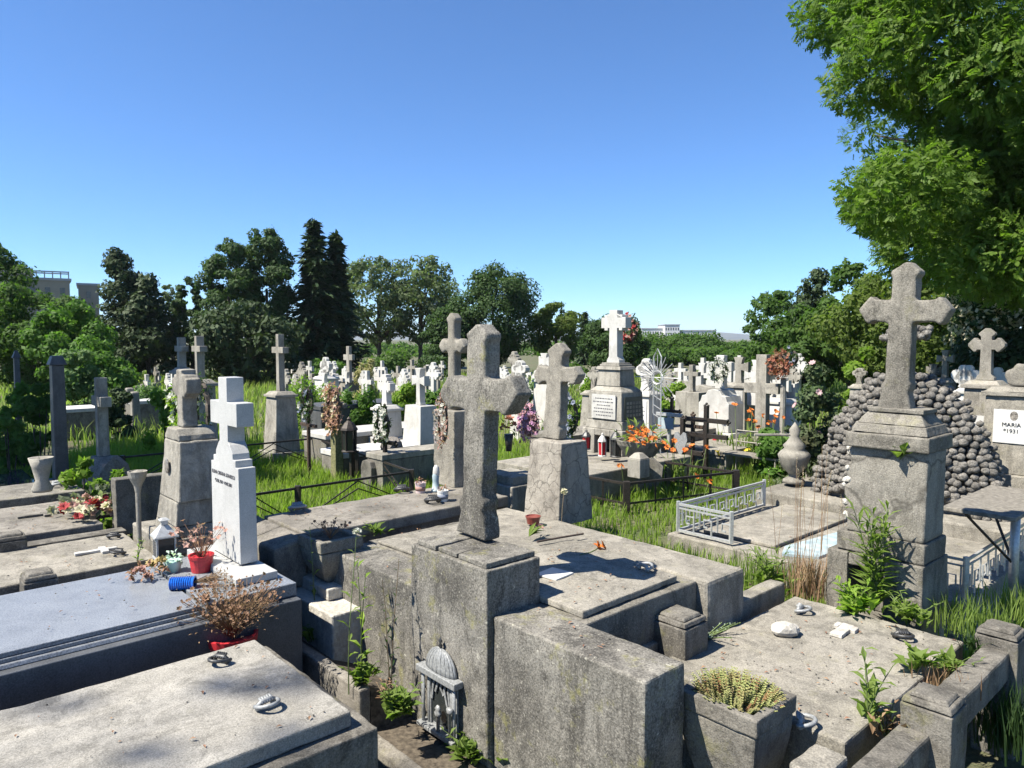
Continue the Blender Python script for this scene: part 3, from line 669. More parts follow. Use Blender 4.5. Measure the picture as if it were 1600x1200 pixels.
T.part('robe', mb, PALEB, smooth=True); T.part('veil', MB().lathe([(.03, .14), (.034, .18), (.028, .23), (.012, .252), (0, .255)], 14, .006), WHITE, smooth=True)
# --- bowls and flowers on the main tomb
x, y, _ = P(833, 815, .96)
pot('low red-brown clay bowl lying near the cracked pedestal', 'clay_bowl', (x, y, .945), .062, .062, TERRA, cat='bowl')
x, y, _ = P(826, 843, .96)
T = Thing('lily_plant', 'broken off green lily plant lying on the main tomb slab', 'plant', (x, y, .96))
mb = MB()
for i in range(10):
    t = rg.uniform(-.6, 1.1); mb.leaf((0, 0, .02), Vector((math.cos(t), math.sin(t) * .6, rg.uniform(.05, .5))) * rg.uniform(.1, .22), .035)
T.part('leaves', mb, GREENL); mb = MB()
for i in range(5): blossom(mb, (.12 + rg.uniform(0, .1), .06 + rg.uniform(-.04, .04), .05), .03, rg, 6)
T.part('withered_petals', mb, F_FADED)
x, y, _ = P(878, 845, .945)
single('stick', 'dark stick lying on the main tomb slab beside the lily', 'stick', MB().tube([(-.22, -.02, .012), (.0, 0, .014), (.2, .02, .012)], .008, 6), WOODD, (x, y, .958), TH - .28)
x, y, _ = P(935, 860, .945)
T = Thing('daylily', 'single cut orange daylily lying on the main tomb slab', 'flower', (x, y, .95))
mb = MB()
for i in range(3): blossom(mb, (rg.uniform(-.03, .03), rg.uniform(-.02, .02), .02), .05, rg, 6)
T.part('petals', mb, F_ORANGE); T.part('stalk', MB().tube([(0, 0, .01), (-.12, -.03, .012), (-.22, -.02, .01)], .004, 5), STEM)
x, y, _ = P(872, 812, .93)
T = Thing('dried_flower', 'white dried globe flower on a thin stalk leaning on the cracked pedestal', 'dried flower', (x, y, .93))
q = [(-.02, -.06, 0), (.0, -.05, .12), (.03, -.04, .24)]
T.part('stalk', MB().tube(q, .003, 5), DSTEM); mb = MB()
for i in range(24): blossom(mb, Vector(q[2]) + rvec(rg) * .022, .014, rg, 5)
T.part('flower_head', mb, F_CREAM)
# --- sedum in the right planter, dry plants in the left planter
def sedum(loc, rx, ry, n, label):
    T = Thing('sedum', label, 'plant', loc)
    mb = MB(); mb2 = MB()
    for i in range(n):
        a = rg.uniform(0, 6.283); r = rg.random() ** .5; px, py = math.cos(a) * r * rx, math.sin(a) * r * ry
        h = .085 * (1.15 - .7 * r * r) * rg.uniform(.7, 1.25); tilt = (px * .25, py * .25)
        m = mb if rg.random() < .9 else mb2
        for k in range(7):
            t = k / 6; z = h * t
            for j in range(4):
                an = j * 1.57 + k * .8; L = .015 * (1 - .45 * t)
                m.leaf((px + tilt[0] * t, py + tilt[1] * t, z), Vector((math.cos(an) * .8, math.sin(an) * .8, .55)) * L, L * .75)
    T.part('shoots', mb, SEDUM); T.part('reddish_shoots', mb2, petal('red_sedum', (.30, .13, .07), (.40, .24, .12))); return T
sedum((*G(.55, -1.19), .745), .155, .185, 300, 'mound of yellow-green sedum shoots filling the front right planter')
T = dry_bush('few thin dry stalks and rosettes growing in the left planter', 'dry_stalks', (*G(pu, pv), .985), .13, .14, 26, rg, DRYF, .014, DRYF)
# --- weeds in the foreground cracks
def wp(px, py, z): x, y, _ = P(px, py, z); return (x, y, z)
weed('leafy green weed clump at the left end of the soil kerb', wp(440, 985, .37), .22, 8, .08, 9, .12, rg, rosette=50, aspect=.4)
weed('low green weed tuft in the soil kerb below the left planter', wp(487, 1003, .33), .12, 4, .08, 6, .08, rg, rosette=16)
weed('broad-leaved weed clump at mid length of the soil kerb', wp(567, 1070, .36), .16, 5, .07, 6, .10, rg, rosette=50, aspect=.45)
weed('broad light green weed beside the niche lantern', wp(622, 1120, .33), .20, 7, .075, 8, .12, rg, rosette=60, aspect=.5, mat=GREENL)
weed('dry reddish weed tuft left of the niche lantern', wp(602, 1100, .34), .12, 10, .05, 7, .09, rg, mat=DRYL, smat=DSTEM)
weed('green weeds crowding the foot of the main pedestal', wp(735, 1185, .08), .16, 9, .08, 7, .18, rg, rosette=90, aspect=.42)
weed('small ivy-like weed at the foot of the right wing wall', wp(790, 1192, .08), .10, 4, .08, 5, .16, rg, rosette=26, aspect=.5)
weed('tall thin weed with white flower cluster against the left wing wall', wp(545, 1085, .33), .95, 1, .11, 11, .13, rg, flowers=F_WHITE, fs=.014, fn=24, aspect=.28)
weed('tall leafy stalk with lime leaves against the left wing wall', wp(565, 1040, .35), .72, 2, .10, 9, .06, rg, mat=LIMEL, aspect=.34)
weed('tall slender weed stalk rising beside the left planter', wp(495, 995, .33), .85, 1, .09, 10, .05, rg, mat=GREENL, aspect=.3)
weed('dark seed-stalk weed leaning on the left wing wall', wp(612, 1090, .30), .80, 2, .06, 16, .16, rg, mat=DKLEAF, smat=DSTEM, aspect=.3)
for i, (px, py, h, lab) in enumerate(((862, 1192, .52, 'thin white-flowered stalk at left on the right wing wall face'), (965, 1195, .40, 'thin white-flowered stalk at right on the right wing wall face'), (815, 1190, .45, 'bare thin stalk nearest the dark pedestal corner'))):
    weed(lab, wp(px, py, .1), h, 1, .07, 7, .10, rg, flowers=F_WHITE if i < 2 else None, fs=.012, fn=9, aspect=.2, sr=.003)
# right tomb cracks
weed('upright green weed growing in the crack of the front right grave', wp(1357, 1128, .58), .36, 3, .12, 11, .12, rg, rosette=8, aspect=.28)
tuft('dark spiky plant tuft behind the near corner post', wp(1525, 1015, .6), 60, .12, .10, rg, mat=DKLEAF, w=.012, lean=1.2)
weed('broad green leaves sprouting beside the near corner post', wp(1432, 1050, .6), .12, 3, .10, 5, .10, rg, rosette=14, aspect=.4)
weed('yellow-flowered thin stalks in the gap left of the far corner post', wp(985, 1010, .52), .26, 7, .03, 4, .16, rg, flowers=F_YEL, fs=.02, aspect=.25, smat=DSTEM, mat=DRYL)
weed('yellow-flowered stalks in the gap right of the far corner post', wp(1100, 940, .55), .22, 6, .03, 4, .18, rg, flowers=F_YEL, fs=.015, aspect=.25, mat=GREENL)
weed('blue-grey stonecrop shoots along the far kerb of the front right grave', wp(1105, 1000, .58), .10, 22, .03, 10, .22, rg, mat=leafy('stonecrop', (.20, .26, .20), (.32, .38, .30), transl=.1), sr=.006)
weed('reddish dry stalks before the far corner post', wp(1050, 1020, .56), .14, 16, .04, 6, .10, rg, mat=DRYL, smat=DSTEM)
weed('tall bright green leafy plant in front of the tall right headstone', wp(1366, 955, .58), .74, 7, .20, 26, .16, rg, aspect=.17, rosette=0, up=.9)
weed('yellow-green leafy weeds at the foot of the tall right headstone', wp(1335, 960, .58), .22, 9, .12, 9, .22, rg, mat=LIMEL, rosette=40)
weed('green weeds at the right foot of the tall right headstone', wp(1420, 975, .58), .18, 8, .10, 8, .22, rg, rosette=50)
weed('small weed sprouting from the break under the right cornice', (*G(2.83, -1.07), 1.62), .10, 6, .07, 6, .10, rg, rosette=24, aspect=.5)
weed('bushy green weed at the left of the tall right headstone', wp(1205, 925, .50), .34, 10, .14, 10, .22, rg, rosette=30, aspect=.2)
tuft('dry straw grass tuft left of the tall right headstone', wp(1262, 930, .5), 260, .36, .22, rg, mat=DRYL, w=.006)
tuft('tall grass tuft right of the tall right headstone', wp(1520, 985, .5), 260, .22, .38, rg, w=.009, mat=GREENL)
tuft('grass tuft beside the table post at the right edge', wp(1585, 960, .45), 160, .24, .30, rg, w=.010)
tuft('shaded dark grass in the lower right corner', wp(1592, 1165, .2), 320, .32, .3, rg, w=.010, mat=DKLEAF)  # shade of the corner is put into the dark blade colour
# tall pale seed grass in front of the silver fence tomb
mb = MB(); hd = MB()
T = Thing('seed_grass', 'thin pale seed-grass stalks standing left of the tall right headstone', 'grass', wp(1275, 905, .45))
for i in range(26):
    b = Vector((rg.uniform(-.4, .35), rg.uniform(-.2, .3), 0)); tp = b + Vector((rg.uniform(-.15, .2), rg.uniform(-.1, .1), rg.uniform(.55, 1.15)))
    m = b.lerp(tp, .5) + Vector((rg.uniform(-.02, .02), 0, .03)); mb.tube([b, m, tp], .0022, 4, .0012)
    for k in range(8): hd.leaf(tp - Vector((0, 0, .014 * k)), rvec(rg, .8) * .016, .005)
T.part('stalks', mb, DRYL); T.part('seed_heads', hd, F_CREAM)
# wilted wreath on far left grave
x, y, _ = P(140, 800, .80)
T = Thing('wilted_wreath', 'collapsed wreath of faded red, pink and cream flowers on the left grave', 'wreath', (x, y, .76))
A = MB(); B = MB(); C = MB(); Dm = MB()
for i in range(46):
    p = Vector((rg.gauss(0, .16), rg.gauss(0, .13), .04 + .10 * rg.random()))
    m = (A, B, C)[i % 3]
    for k in range(2): blossom(m, p, rg.uniform(.035, .06), rg, 7)
leafball(Dm, (.1, .08, .1), .28, 130, .09, rg, (1.2, 1, .5))
T.part('red_flowers', A, F_RED); T.part('pink_flowers', B, F_FADED); T.part('cream_flowers', C, F_CREAM); T.part('leaves', Dm, leafy('dull_leaf', (.08, .10, .06), (.20, .22, .16)))
weed('small weed on the old left grave beside the lantern', wp(215, 880, .752), .2, 3, .05, 10, .06, rg, mat=LIMEL)
# ================================================================ monuments in the middle ground
def zat(px, py, Y): return D(px, py, Y)[2]
def mon(label, px, ytop, yped, Y, span, sw, style='plain', mat=LIME, pw=.45, pd=None, z0=None, taper=.04, cap=True, plaque=None, base=None, name='cross_headstone', group=None,
        cmat=None, arm=.68, wb=None, th=.11, steps=0, aw=None, curved=False, lines=None, oval=None):
    x, y, zt = D(px, ytop, Y); gz = ground_z(x, y) if z0 is None else z0
    T = Thing(name, label, 'headstone', (x, y, gz), group=group)
    cmat = cmat or mat; zp = 0
    if yped is not None:
        zp = zat(px, yped, Y) - gz; pd = pd or pw * .62; b0 = 0
        if base:
            bh = base * zp; T.part('base', MB().cbox(0, 0, 0, pw * 1.28, pd * 1.3, bh), mat, .01); b0 = bh + .002
        ptop = zp - (.10 if cap else 0)
        T.part('pedestal', MB().cbox(0, 0, b0, pw, pd, ptop - b0, taper), mat, .008)
        fx = lambda z: -pd / 2 + taper * (z - b0) / max(.01, ptop - b0)
        if cap:
            mb = MB().cbox(0, 0, ptop + .001, pw - 2 * taper + .07, pd - 2 * taper + .07, .045).cbox(0, 0, ptop + .047, pw - 2 * taper + .02, pd - 2 * taper + .02, .052, .05)
            T.part('cap', mb, mat, .006)
        if plaque:
            pm, fw, f0, f1 = plaque
            za, zb = b0 + (ptop - b0) * f0, b0 + (ptop - b0) * f1
            xm = fx(za); pw2 = (pw - 2 * taper) * fw / 2
            T.part('plaque', MB().add([(fx(za) - .012, -pw2, za), (fx(za) - .012, pw2, za), (fx(zb) - .012, pw2, zb), (fx(zb) - .012, -pw2, zb), (fx(za) + .01, -pw2, za), (fx(za) + .01, pw2, za), (fx(zb) + .01, pw2, zb), (fx(zb) + .01, -pw2, zb)],
                [(0, 1, 2, 3), (7, 6, 5, 4), (0, 4, 5, 1), (1, 5, 6, 2), (2, 6, 7, 3), (3, 7, 4, 0)]), pm)
            if lines:
                nl = lines; sl = MB()
                for k in range(nl):
                    z = zb - (zb - za) * (.2 + .7 * k / nl); w2 = pw2 * (.55 + .3 * ((k * 37) % 10) / 10); a = -w2
                    while a < w2:
                        L = .012 + .03 * random.Random(k * 91 + int(a * 1000)).random(); sl.box(fx(z) - .0145, fx(z) - .0135, a, min(a + L, w2), z, z + .018); a += L + .012
                T.part('worn_inscription', sl, GREYT)
        if oval:
            ob = MB().lathe([(0, 0), (.05, 0), (.055, .006), (.06, .012), (0, .0125)], 16, 0, 0, 0, .75, 1); z = b0 + (ptop - b0) * oval
            ob.xf(Matrix.Translation((fx(z) - .014, 0, z)) @ Matrix.Rotation(math.pi / 2, 4, 'Y') @ Matrix.Rotation(math.pi / 2, 4, 'Z')); T.part('oval_portrait', ob, PORT)
        zp += .001
    hc = zt - gz - zp
    poly = cross_poly(hc, span, sw, hc * arm, style, wb or sw * 1.25, aw)
    T.part('cross', MB().prism_x([(a, b + zp) for a, b in poly], -th / 2, th / 2), cmat, .006)
    return T
CSP = dict(cap=True)
# left half
mon('slender pale cross on a tall smooth pedestal right of the white granite cross', 437, 522, 611, 13, .46, .11, 'plain', LIME, .52, .46, taper=.05, base=.12, arm=.72)
T = mon('plain square-armed stone cross standing on a rough boulder at far left', 157, 590, 712, 9.6, .50, .13, 'plain', LIME, .2, .2, taper=0, cap=False, z0=.36, arm=.70, th=.13)
T.part('boulder', MB().sph((.02, 0, .25), .34, 2, (.85, .95, .95), .10, random.Random(5)), ROCK)
T = mon('thin cross behind a block pedestal, left of the twin dark-backed crosses', 283, 527, 574, 11.5, .34, .09, 'plain', LIME, .34, .30, taper=.04, base=.3, arm=.62)
mon('thin tall-shafted cross on a broad cap, just left of the dark cypress', 311, 525, 592, 10.5, .34, .085, 'plain', LIME, .42, .36, taper=.03, arm=.70)
# left monument with portrait (in the grave grid)
T = Thing('cross_headstone', 'cream stone headstone with oval portrait and wreathed cross behind the metal lantern', 'headstone', (-.70, 3.05, .80), grid=True)
c0 = 3.07
T.part('base', MB().box(-.76, -.28, 2.80, 3.42, .80, .92).box(-.73, -.30, 2.83, 3.38, .922, 1.0, .02), CONC_L, .01)
T.part('step', MB().box(-.72, -.31, 2.85, 3.33, 1.002, 1.19, .02), LIME, .01)
T.part('pedestal', MB().box(-.70, -.33, 2.83, 3.30, 1.192, 1.655, .035, .05), LIME, .012)
T.part('shoulder', MB().prism_x([(c0 - .17, 1.657), (c0 + .17, 1.657), (c0 + .16, 1.70), (c0 + .11, 1.75), (c0 - .11, 1.75), (c0 - .16, 1.70)], -.665, -.37), LIME, .01)
ob = MB().lathe([(0, 0), (.055, 0), (.06, .008), (.045, .014), (0, .015)], 18, 0, 0, 0, .75, 1)
ob.xf(Matrix.Translation((-.695, c0 + .02, 1.45)) @ Matrix.Rotation(-math.pi / 2, 4, 'Y') @ Matrix.Rotation(math.pi / 2, 4, 'Z')); T.part('oval_portrait', ob, PORT)
T.part('cross', MB().prism_x([(c0 + a, 1.752 + b) for a, b in cross_poly(.46, .34, .12, .33, 'notch', .15)], -.60, -.48), LIME, .006)
x, y = G(-.83, 3.42)
single('flower_bowl', 'small stone bowl with dry ochre plants on a thin stem beside the portrait headstone', 'bowl', MB().lathe([(.018, 0), (.02, .42), (.03, .48), (.065, .55), (.075, .60), (.065, .60), (.055, .56)], 14).sph((0, 0, .585), .055, 1, (1, 1, .6), .2, rng), LIME, (x, y, .78))
# white monuments left of centre
mon('bright white headstone with stubby trefoil cross behind the wreathed iron crosses', 604, 585, 632, 12.5, .38, .13, 'notch', WHITE, .42, .36, taper=.02, base=.45, arm=.6, aw=.13)
mon('white cross on a pale pedestal of crossed relief lines, left of the main cross', 657, 575, 633, 12.0, .36, .10, 'flare', MARB, .56, .44, taper=.06, cap=False, arm=.66, wb=.13)
mon('tall narrow pale cross on a dark pedestal among weeds, centre left far', 545, 541, 592, 26, .62, .20, 'plain', LIME, .8, .6, arm=.66)
# cross behind the main cross
T = mon('clean pale pointed-arm cross directly behind the main cross on a white block', 710, 489, 640, 7.25, .40, .105, 'point', CONC_L, .34, .28, z0=1.0, taper=0, cap=False, arm=.66, th=.10, wb=.16)
T.part('side_slab', MB().box(-.02, .26, -.28, -.175, 0, .62), MARB, .01)
# second cross
T = Thing('cross_headstone', 'pale concrete cross on a tapered cracked-plaster pedestal right of the main cross', 'headstone', (2.0, 1.45, .86), grid=True)
T.part('pedestal', MB().box(1.86, 2.30, 1.27, 1.70, .86, 1.565, .06, .025), CRACK, .008)
pts = [(868, 536), (872, 536), (882, 548), (882, 552), (878, 557), (877, 574), (891, 574), (896, 572), (904, 586), (897, 600), (892, 602), (889, 598), (876, 597), (875, 660), (872, 666), (875, 672), (873, 690), (845, 685), (849, 668), (846, 664), (850, 655), (853, 596), (845, 597), (841, 602), (836, 596), (834, 584), (840, 570), (845, 572), (856, 574), (857, 556), (855, 550), (856, 546)]
ol = [PU(x, y, 2.05) for x, y in pts]; zb = min(z for _, z in ol)
T.part('cross', MB().prism_x([(v, max(1.566, z)) for v, z in ol], 2.05, 2.15), CONC_L, .006)
# tall stepped monument
x, y, _ = D(962, 600, 11.0); Z = lambda py: zat(962, py, 11.0)
T = Thing('cross_headstone', 'tallest stepped white monument with engraved plaque and dark side plaque, right of centre', 'headstone', (x, y, .72))
b = Z(706) - .72
zz = lambda py: Z(py) - .72
nb_ = MB().cbox(0, .27, b, .24, .62, zz(668) - b).cbox(0, -.27, b, .24, .62, zz(668) - b).cbox(0, 0, zz(678), .30, .62, zz(668) - zz(678)).cbox(.2, 0, b, .30, .2, zz(678) - b)
T.part('base', nb_, LIME, .01)
T.part('niche_panel', MB().cbox(.09, 0, b, .28, .02, zz(678) - b), PLAQD)
T.part('step', MB().cbox(0, 0, zz(668) + .001, .72, .56, zz(655) - zz(668), .02), LIME, .01)
T.part('pedestal', MB().cbox(0, 0, zz(655) + .003, .66, .52, zz(611) - zz(655), .015), LIME, .01)
T.part('gables', MB().cbox(0, 0, zz(611) + .005, .62, .49, zz(603) - zz(611), .08), LIME, .008)
T.part('upper_block', MB().cbox(0, 0, zz(603) + .006, .46, .36, zz(578) - zz(603), .02), LIME, .008)
T.part('moulding', MB().cbox(0, 0, zz(578) + .008, .48, .38, .05, .02).cbox(0, 0, zz(572), .38, .30, .03).cbox(0, 0, zz(569.2), .33, .27, .025), LIME, .006)
pqf = T.part('plaque', MB().cbox(-.272, 0, zz(652), .46, .02, zz(615) - zz(652)), MARB)
T.part('side_plaque', MB().box(-.2, .2, -.345, -.325, zz(652), zz(618)), PLAQD)
sl = MB()
for k, w2 in enumerate((.34, .38, .26, .36, .38, .3)):
    a = -w2 / 2; z = zz(622) - .05 * k
    while a < w2 / 2: L = .015 + .03 * rng.random(); sl.box(-.2835, -.2825, a, a + L, z, z + .016); a += L + .012
T.part('worn_inscription', sl, GREYT)
sl = MB()
for i in range(5):
    for j in range(4): sl.box(-.16 + .07 * i, -.11 + .07 * i, -.3465, -.3455, zz(648) + .06 * j, zz(648) + .06 * j + .04)
T.part('side_inscription', sl, CONC_L)
h = zz(485) - zz(567)
T.part('cross', MB().prism_x([(a, zz(567) + .003 + bb) for a, bb in cross_poly(h, .47, .15, h * .76, 'notch', .24, .16)], -.07, .07), MARB, .008)
x2, y2, _ = D(955, 706, 11.0)
single('grave_platform', 'pale concrete platform under the tallest stepped monument', 'grave', MB().box(-1.9, .55, -1.0, .6, -.5, 0), CONC_L, (x, y, Z(706)), TH, bevel=.015)
# lanterns and candles on that platform
def lantern(label, px, py, Y, h, w, body, roof, z=None, cat='lantern'):
    x, y, zb = D(px, py, Y); z = zb if z is None else z
    T = Thing('lantern', label, cat, (x, y, z), rot=TH)
    T.part('base', MB().lathe([(w * .5, 0), (w * .5, .03 * h), (w * .42, .06 * h)], 8), roof)
    T.part('glass', MB().lathe([(w * .38, .06 * h), (w * .42, .6 * h), (w * .3, .62 * h)], 8), body)
    fr = MB()
    for k in range(4): a = k * 1.5708 + .6; fr.tube([(w * .42 * math.cos(a), w * .42 * math.sin(a), .05 * h), (w * .46 * math.cos(a), w * .46 * math.sin(a), .62 * h)], w * .05, 4)
    T.part('frame', fr, roof)
    T.part('roof', MB().lathe([(w * .55, .62 * h), (w * .5, .68 * h), (w * .28, .82 * h), (w * .12, .88 * h), (w * .14, .93 * h), (0, h)], 8), roof); return T
lantern('dark antique lantern on the platform of the tallest stepped monument', 962, 714, 10.1, .40, .16, GLASS, DKMETAL)
lantern('red glass candle lantern with dark lid left of the stepped monument', 916, 702, 10.6, .30, .13, REDG, DKMETAL)
lantern('round red votive candle with a white cap in front of the stepped monument', 941, 713, 10.2, .34, .12, REDG, WHITE)
# right half
mon('white monument with trefoil cross and inscribed white tablet behind the wrought iron sun cross', 1011, 560, 610, 13, .42, .16, 'trefoil', WHITE, .42, .4, taper=.03, base=.3, plaque=(PLAQW, .8, .1, .9), lines=6, arm=.62)
mon('small weathered cross on a grey pedestal just left of the stepped monument', 929, 573, 610, 15.5, .34, .10, 'trefoil', LIME, .48, .4, arm=.66, base=.2)
mon('small white cross on a tapering white obelisk, right of the iron sun cross', 1064, 567, 597, 19, .36, .09, 'plain', WHITE, .55, .45, taper=.1, arm=.62)
mon('grey thin cross standing before a pale stone slab panel, left of the marble headstone', 1082, 570, 612, 15, .34, .09, 'plain', LIME, .6, .4, taper=.02, cap=False, arm=.66)
single('headstone', 'broad pale stone panel with arched top left of the marble headstone', 'headstone', MB().prism_x([(-.55, 0), (.55, 0), (.55, .95), (.3, 1.1), (0, 1.16), (-.3, 1.1), (-.55, .95)], 0, .22), LIME, (*D(1092, 640, 15.5)[:2], .32), TH, bevel=.01)
T = mon('white marble shouldered headstone with a black wreath below its square cross', 1128, 555, 607, 13.2, .46, .16, 'plain', MARB, .62, .5, taper=.01, cap=False, base=.38, arm=.66)
for c in list(T.o.children):
    if c.name.startswith('pedestal'):
        zs_ = [v.co.z for v in c.data.vertices]; za, zb = min(zs_), max(zs_); bpy.data.objects.remove(c)
hs_ = zb - za
T.part('tablet', MB().prism_x([(-.31, za), (.31, za), (.31, za + hs_ * .66), (.27, za + hs_ * .72), (.24, za + hs_ * .84), (.17, za + hs_ * .86), (.12, za + hs_ * .97), (0, zb), (-.12, za + hs_ * .97), (-.17, za + hs_ * .86), (-.24, za + hs_ * .84), (-.27, za + hs_ * .72), (-.31, za + hs_ * .66)], -.25, .25), MARB, .01)
T.part('niche', MB().cbox(-.335, 0, .15, .34, .02, .28), PLAQD); T.part('niche_frame', MB().cbox(-.335, .2, .12, .04, .03, .36).cbox(-.335, -.2, .12, .04, .03, .36).cbox(-.335, 0, .435, .36, .03, .04), LIME)  # niche is a flat dark panel, the hollow's shade put into its colour
x, y, _ = D(1118, 662, 12.6)
single('flower_pot', 'small red and white pot in the niche of the marble shouldered headstone', 'pot', MB().lathe([(.05, 0), (.075, .1), (.07, .12), (.0, .13)], 12).sph((0, 0, .16), .06, 1, jit=.2, rng=rng), REDP, (x, y, .55))
mon('grey-topped headstone with white tablet and flared cross right of the marble headstone', 1156, 558, 598, 15.5, .46, .13, 'flare', LIME, .58, .5, plaque=(MARB, .85, .1, .95), arm=.62)
mon('narrow white cross between the marble headstone and the grey-topped one', 1142, 576, None, 20, .34, .10, 'plain', WHITE)
mon('second narrow white cross beside the grey-topped headstone', 1149.5, 578, None, 21, .26, .09, 'plain', WHITE)
T = mon('large plain white concrete cross with two heart plates near the rose bush', 1193, 554, None, 12.2, .62, .19, 'plain', LIME, arm=.70, wb=.2, th=.14, aw=.17)
single('white_cross', 'broad white cross board with dark heart shapes behind the large plain cross', 'cross', MB().prism_x(cross_poly(1.55, .9, .42, 1.15, 'plain'), 0, .06), WHITE, (*D(1203, 640, 12.9)[:2], .32), TH)
for i, (py, s) in enumerate(((588, .11), (606, .12))):
    x, y, z = D(1207 - i * 3, py, 12.75); hp = [(0, -1.1), (.5, -.4), (.75, .1), (.62, .55), (.3, .62), (0, .35), (-.3, .62), (-.62, .55), (-.75, .1), (-.5, -.4)]
    single('heart_plate', ('upper' if i == 0 else 'lower') + ' dark heart plate on the white cross board', 'plate', MB().prism_x([(a * s, b * s) for a, b in hp], -.01, .01), PLAQD, (x, y, z), TH)
mon('white headstone with scrolled body half hidden by the rose bush', 1222, 590, 622, 12.6, .3, .12, 'flare', WHITE, .7, .5, taper=.12, arm=.6, base=.3)
mon('pale cross poking over the left shoulder of the rock mound', 1344, 575, 600, 16, .30, .10, 'trefoil', LIME, .4, .3)
mon('small mossy cross just right of the rock mound', 1460, 569, 600, 15, .28, .10, 'flare', CONC_M, .34, .3)
mon('slim flared cross on a small pedestal among yellow bushes right of the tall headstone', 1478, 547, 590, 14.5, .30, .09, 'flare', CONC_L, .42, .34)
T = mon('big pale pointed-arm cross on a tall plain pedestal with white notice at right', 1544, 513, 594, 9.2, .40, .12, 'point', CONC_L, .42, .40, taper=.02, arm=.68, plaque=None, wb=.20, base=.42)
zb_ = .5
x, y, _ = D(1527, 670, 8.75)
single('notice', 'white printed notice sheet fixed on the tall plain pedestal at right', 'notice', MB().box(0, .012, -.13, .13, 0, .30), PLAQW, (x, y, zat(1527, 688, 8.75)), TH)
mon('bright white bulky trefoil cross left of the big pale pointed cross', 1510, 577, 605, 11.5, .40, .15, 'trefoil', WHITE, .42, .36, taper=.1)
mon('bright white trefoil cross right of the big pale pointed cross', 1560, 574, None, 12.5, .30, .12, 'trefoil', WHITE)
mon('second bright white trefoil cross overlapping its twin at right', 1571, 584, None, 11.8, .30, .11, 'trefoil', WHITE)
T = mon('shell-studded headstone with white name plaque and oval portrait at the right edge', 1597, 578, 604, 8.0, .30, .12, 'trefoil', CONC_L, .62, .5, base=.42, taper=.03, plaque=(PLAQW, .68, .40, .83), oval=.75)
vtx = Matrix.Translation((-.325, .0, .74)) @ TEXT_M
text_part('name_lettering', 'MARIA\n*1931', .060, BLACKT, T.o, Matrix.Translation((-.2475, .02, 1.19)) @ TEXT_M)
# tiny far crosses: nothing in the photo tells those of one cluster apart
far = random.Random(21)
CL = (('tiny white cross far back in the weeds between the dark spruces and the main cross', 'tiny crosses far back left of the main cross',
       [(460, 569), (472, 576), (484, 564), (495, 582), (502, 578), (517, 568), (527, 586), (537, 576), (622, 572), (638, 574), (644, 562), (669, 570), (677, 569), (691, 564), (661, 583), (577, 590), (630, 590), (612, 578), (569, 584), (448, 583)]),
      ('tiny white cross far back between the main cross and the stepped monument', 'tiny crosses far back right of the main cross',
       [(782, 574), (788, 571), (797, 584), (822, 590), (838, 580), (888, 586), (898, 590), (907, 579), (770, 590), (951, 590)]),
      ('tiny white cross far back to the right of the stepped monument', 'tiny crosses far back right of the stepped monument',
       [(1046, 588), (1072, 585), (1109, 582), (1119, 586), (1168, 584), (1176, 590), (1182, 582), (1099, 590), (1137, 592), (1222, 584), (1240, 592)]),
      ('tiny pale gravestone far back at left behind the lawn', 'tiny gravestones far back at left',
       [(229, 585), (238, 573), (247, 580), (262, 583), (222, 600), (254, 596), (271, 588), (212, 590)]))
zone = ((440, 690), (770, 950), (1040, 1250), (205, 275))
for (lab, grp, ps), zn, nx in zip(CL, zone, (36, 16, 26, 4)):
    for _ in range(nx): ps.append((far.uniform(*zn), far.uniform(572, 597)))
near_ = set()
for (lab, grp, ps), zn, nx in zip(CL, ((445, 690), (775, 950), (1040, 1250), (205, 275)), (22, 12, 26, 3)):
    for _ in range(nx): q = (far.uniform(*zn), far.uniform(552 if zn[0] > 1000 else 563, 592)); ps.append(q); near_.add(q)
for lab, grp, ps in CL:
    for px, py in ps:
        Y = (far.uniform(16, 24) if px > 1000 else far.uniform(21, 30)) if (px, py) in near_ else far.uniform(24, 42); x, y, zt = D(px, py, Y); h = zt - ground_z(x, y)
        st = far.choice(['plain', 'flare', 'trefoil', 'trefoil']); s = far.uniform(.8, 1.15)
        mb = MB().prism_x(cross_poly(max(.9, h), .54 * s, .125 * s, max(.9, h) - .32 * s, st, .16), -.05, .05)
        if far.random() < .6: mb.cbox(0, 0, 0, .46, .36, max(.3, h - 1.05), .05)
        single('far_cross', lab, 'cross', mb, far.choice([WHITE, WHITE, LIME, MARB]), (x, y, zt - max(.9, h)), TH, group=grp)
mon('pale tapered cross far back just right of the main cross arm', 804, 549, 590, 17, .36, .11, 'trefoil', LIME, .4, .3)
mon('stout white trefoil cross far back right of the main cross arm', 813, 563, 605, 15, .42, .15, 'trefoil', WHITE, .36, .3)
mon('white cross peeking over the left arm of the cracked-pedestal cross', 852, 552, 590, 17, .34, .13, 'flare', WHITE, .5, .4)
mon('white cross half hidden by a black wreath far back behind the main cross', 509, 563, 588, 24, .62, .26, 'trefoil', WHITE, .8, .6)
for px, py, Y, lab in ((202, 606, 17, 'short pale grave post at far left before the lawn, left one'), (210, 612, 16, 'short rounded grave stone at far left beside the short pale post')):
    x, y, z = D(px, py, Y); g0 = ground_z(x, y)
    single('gravestone', lab, 'gravestone', MB().cbox(0, 0, 0, .22, .2, z - g0, .02), LIME, (x, y, g0), TH, bevel=.03)
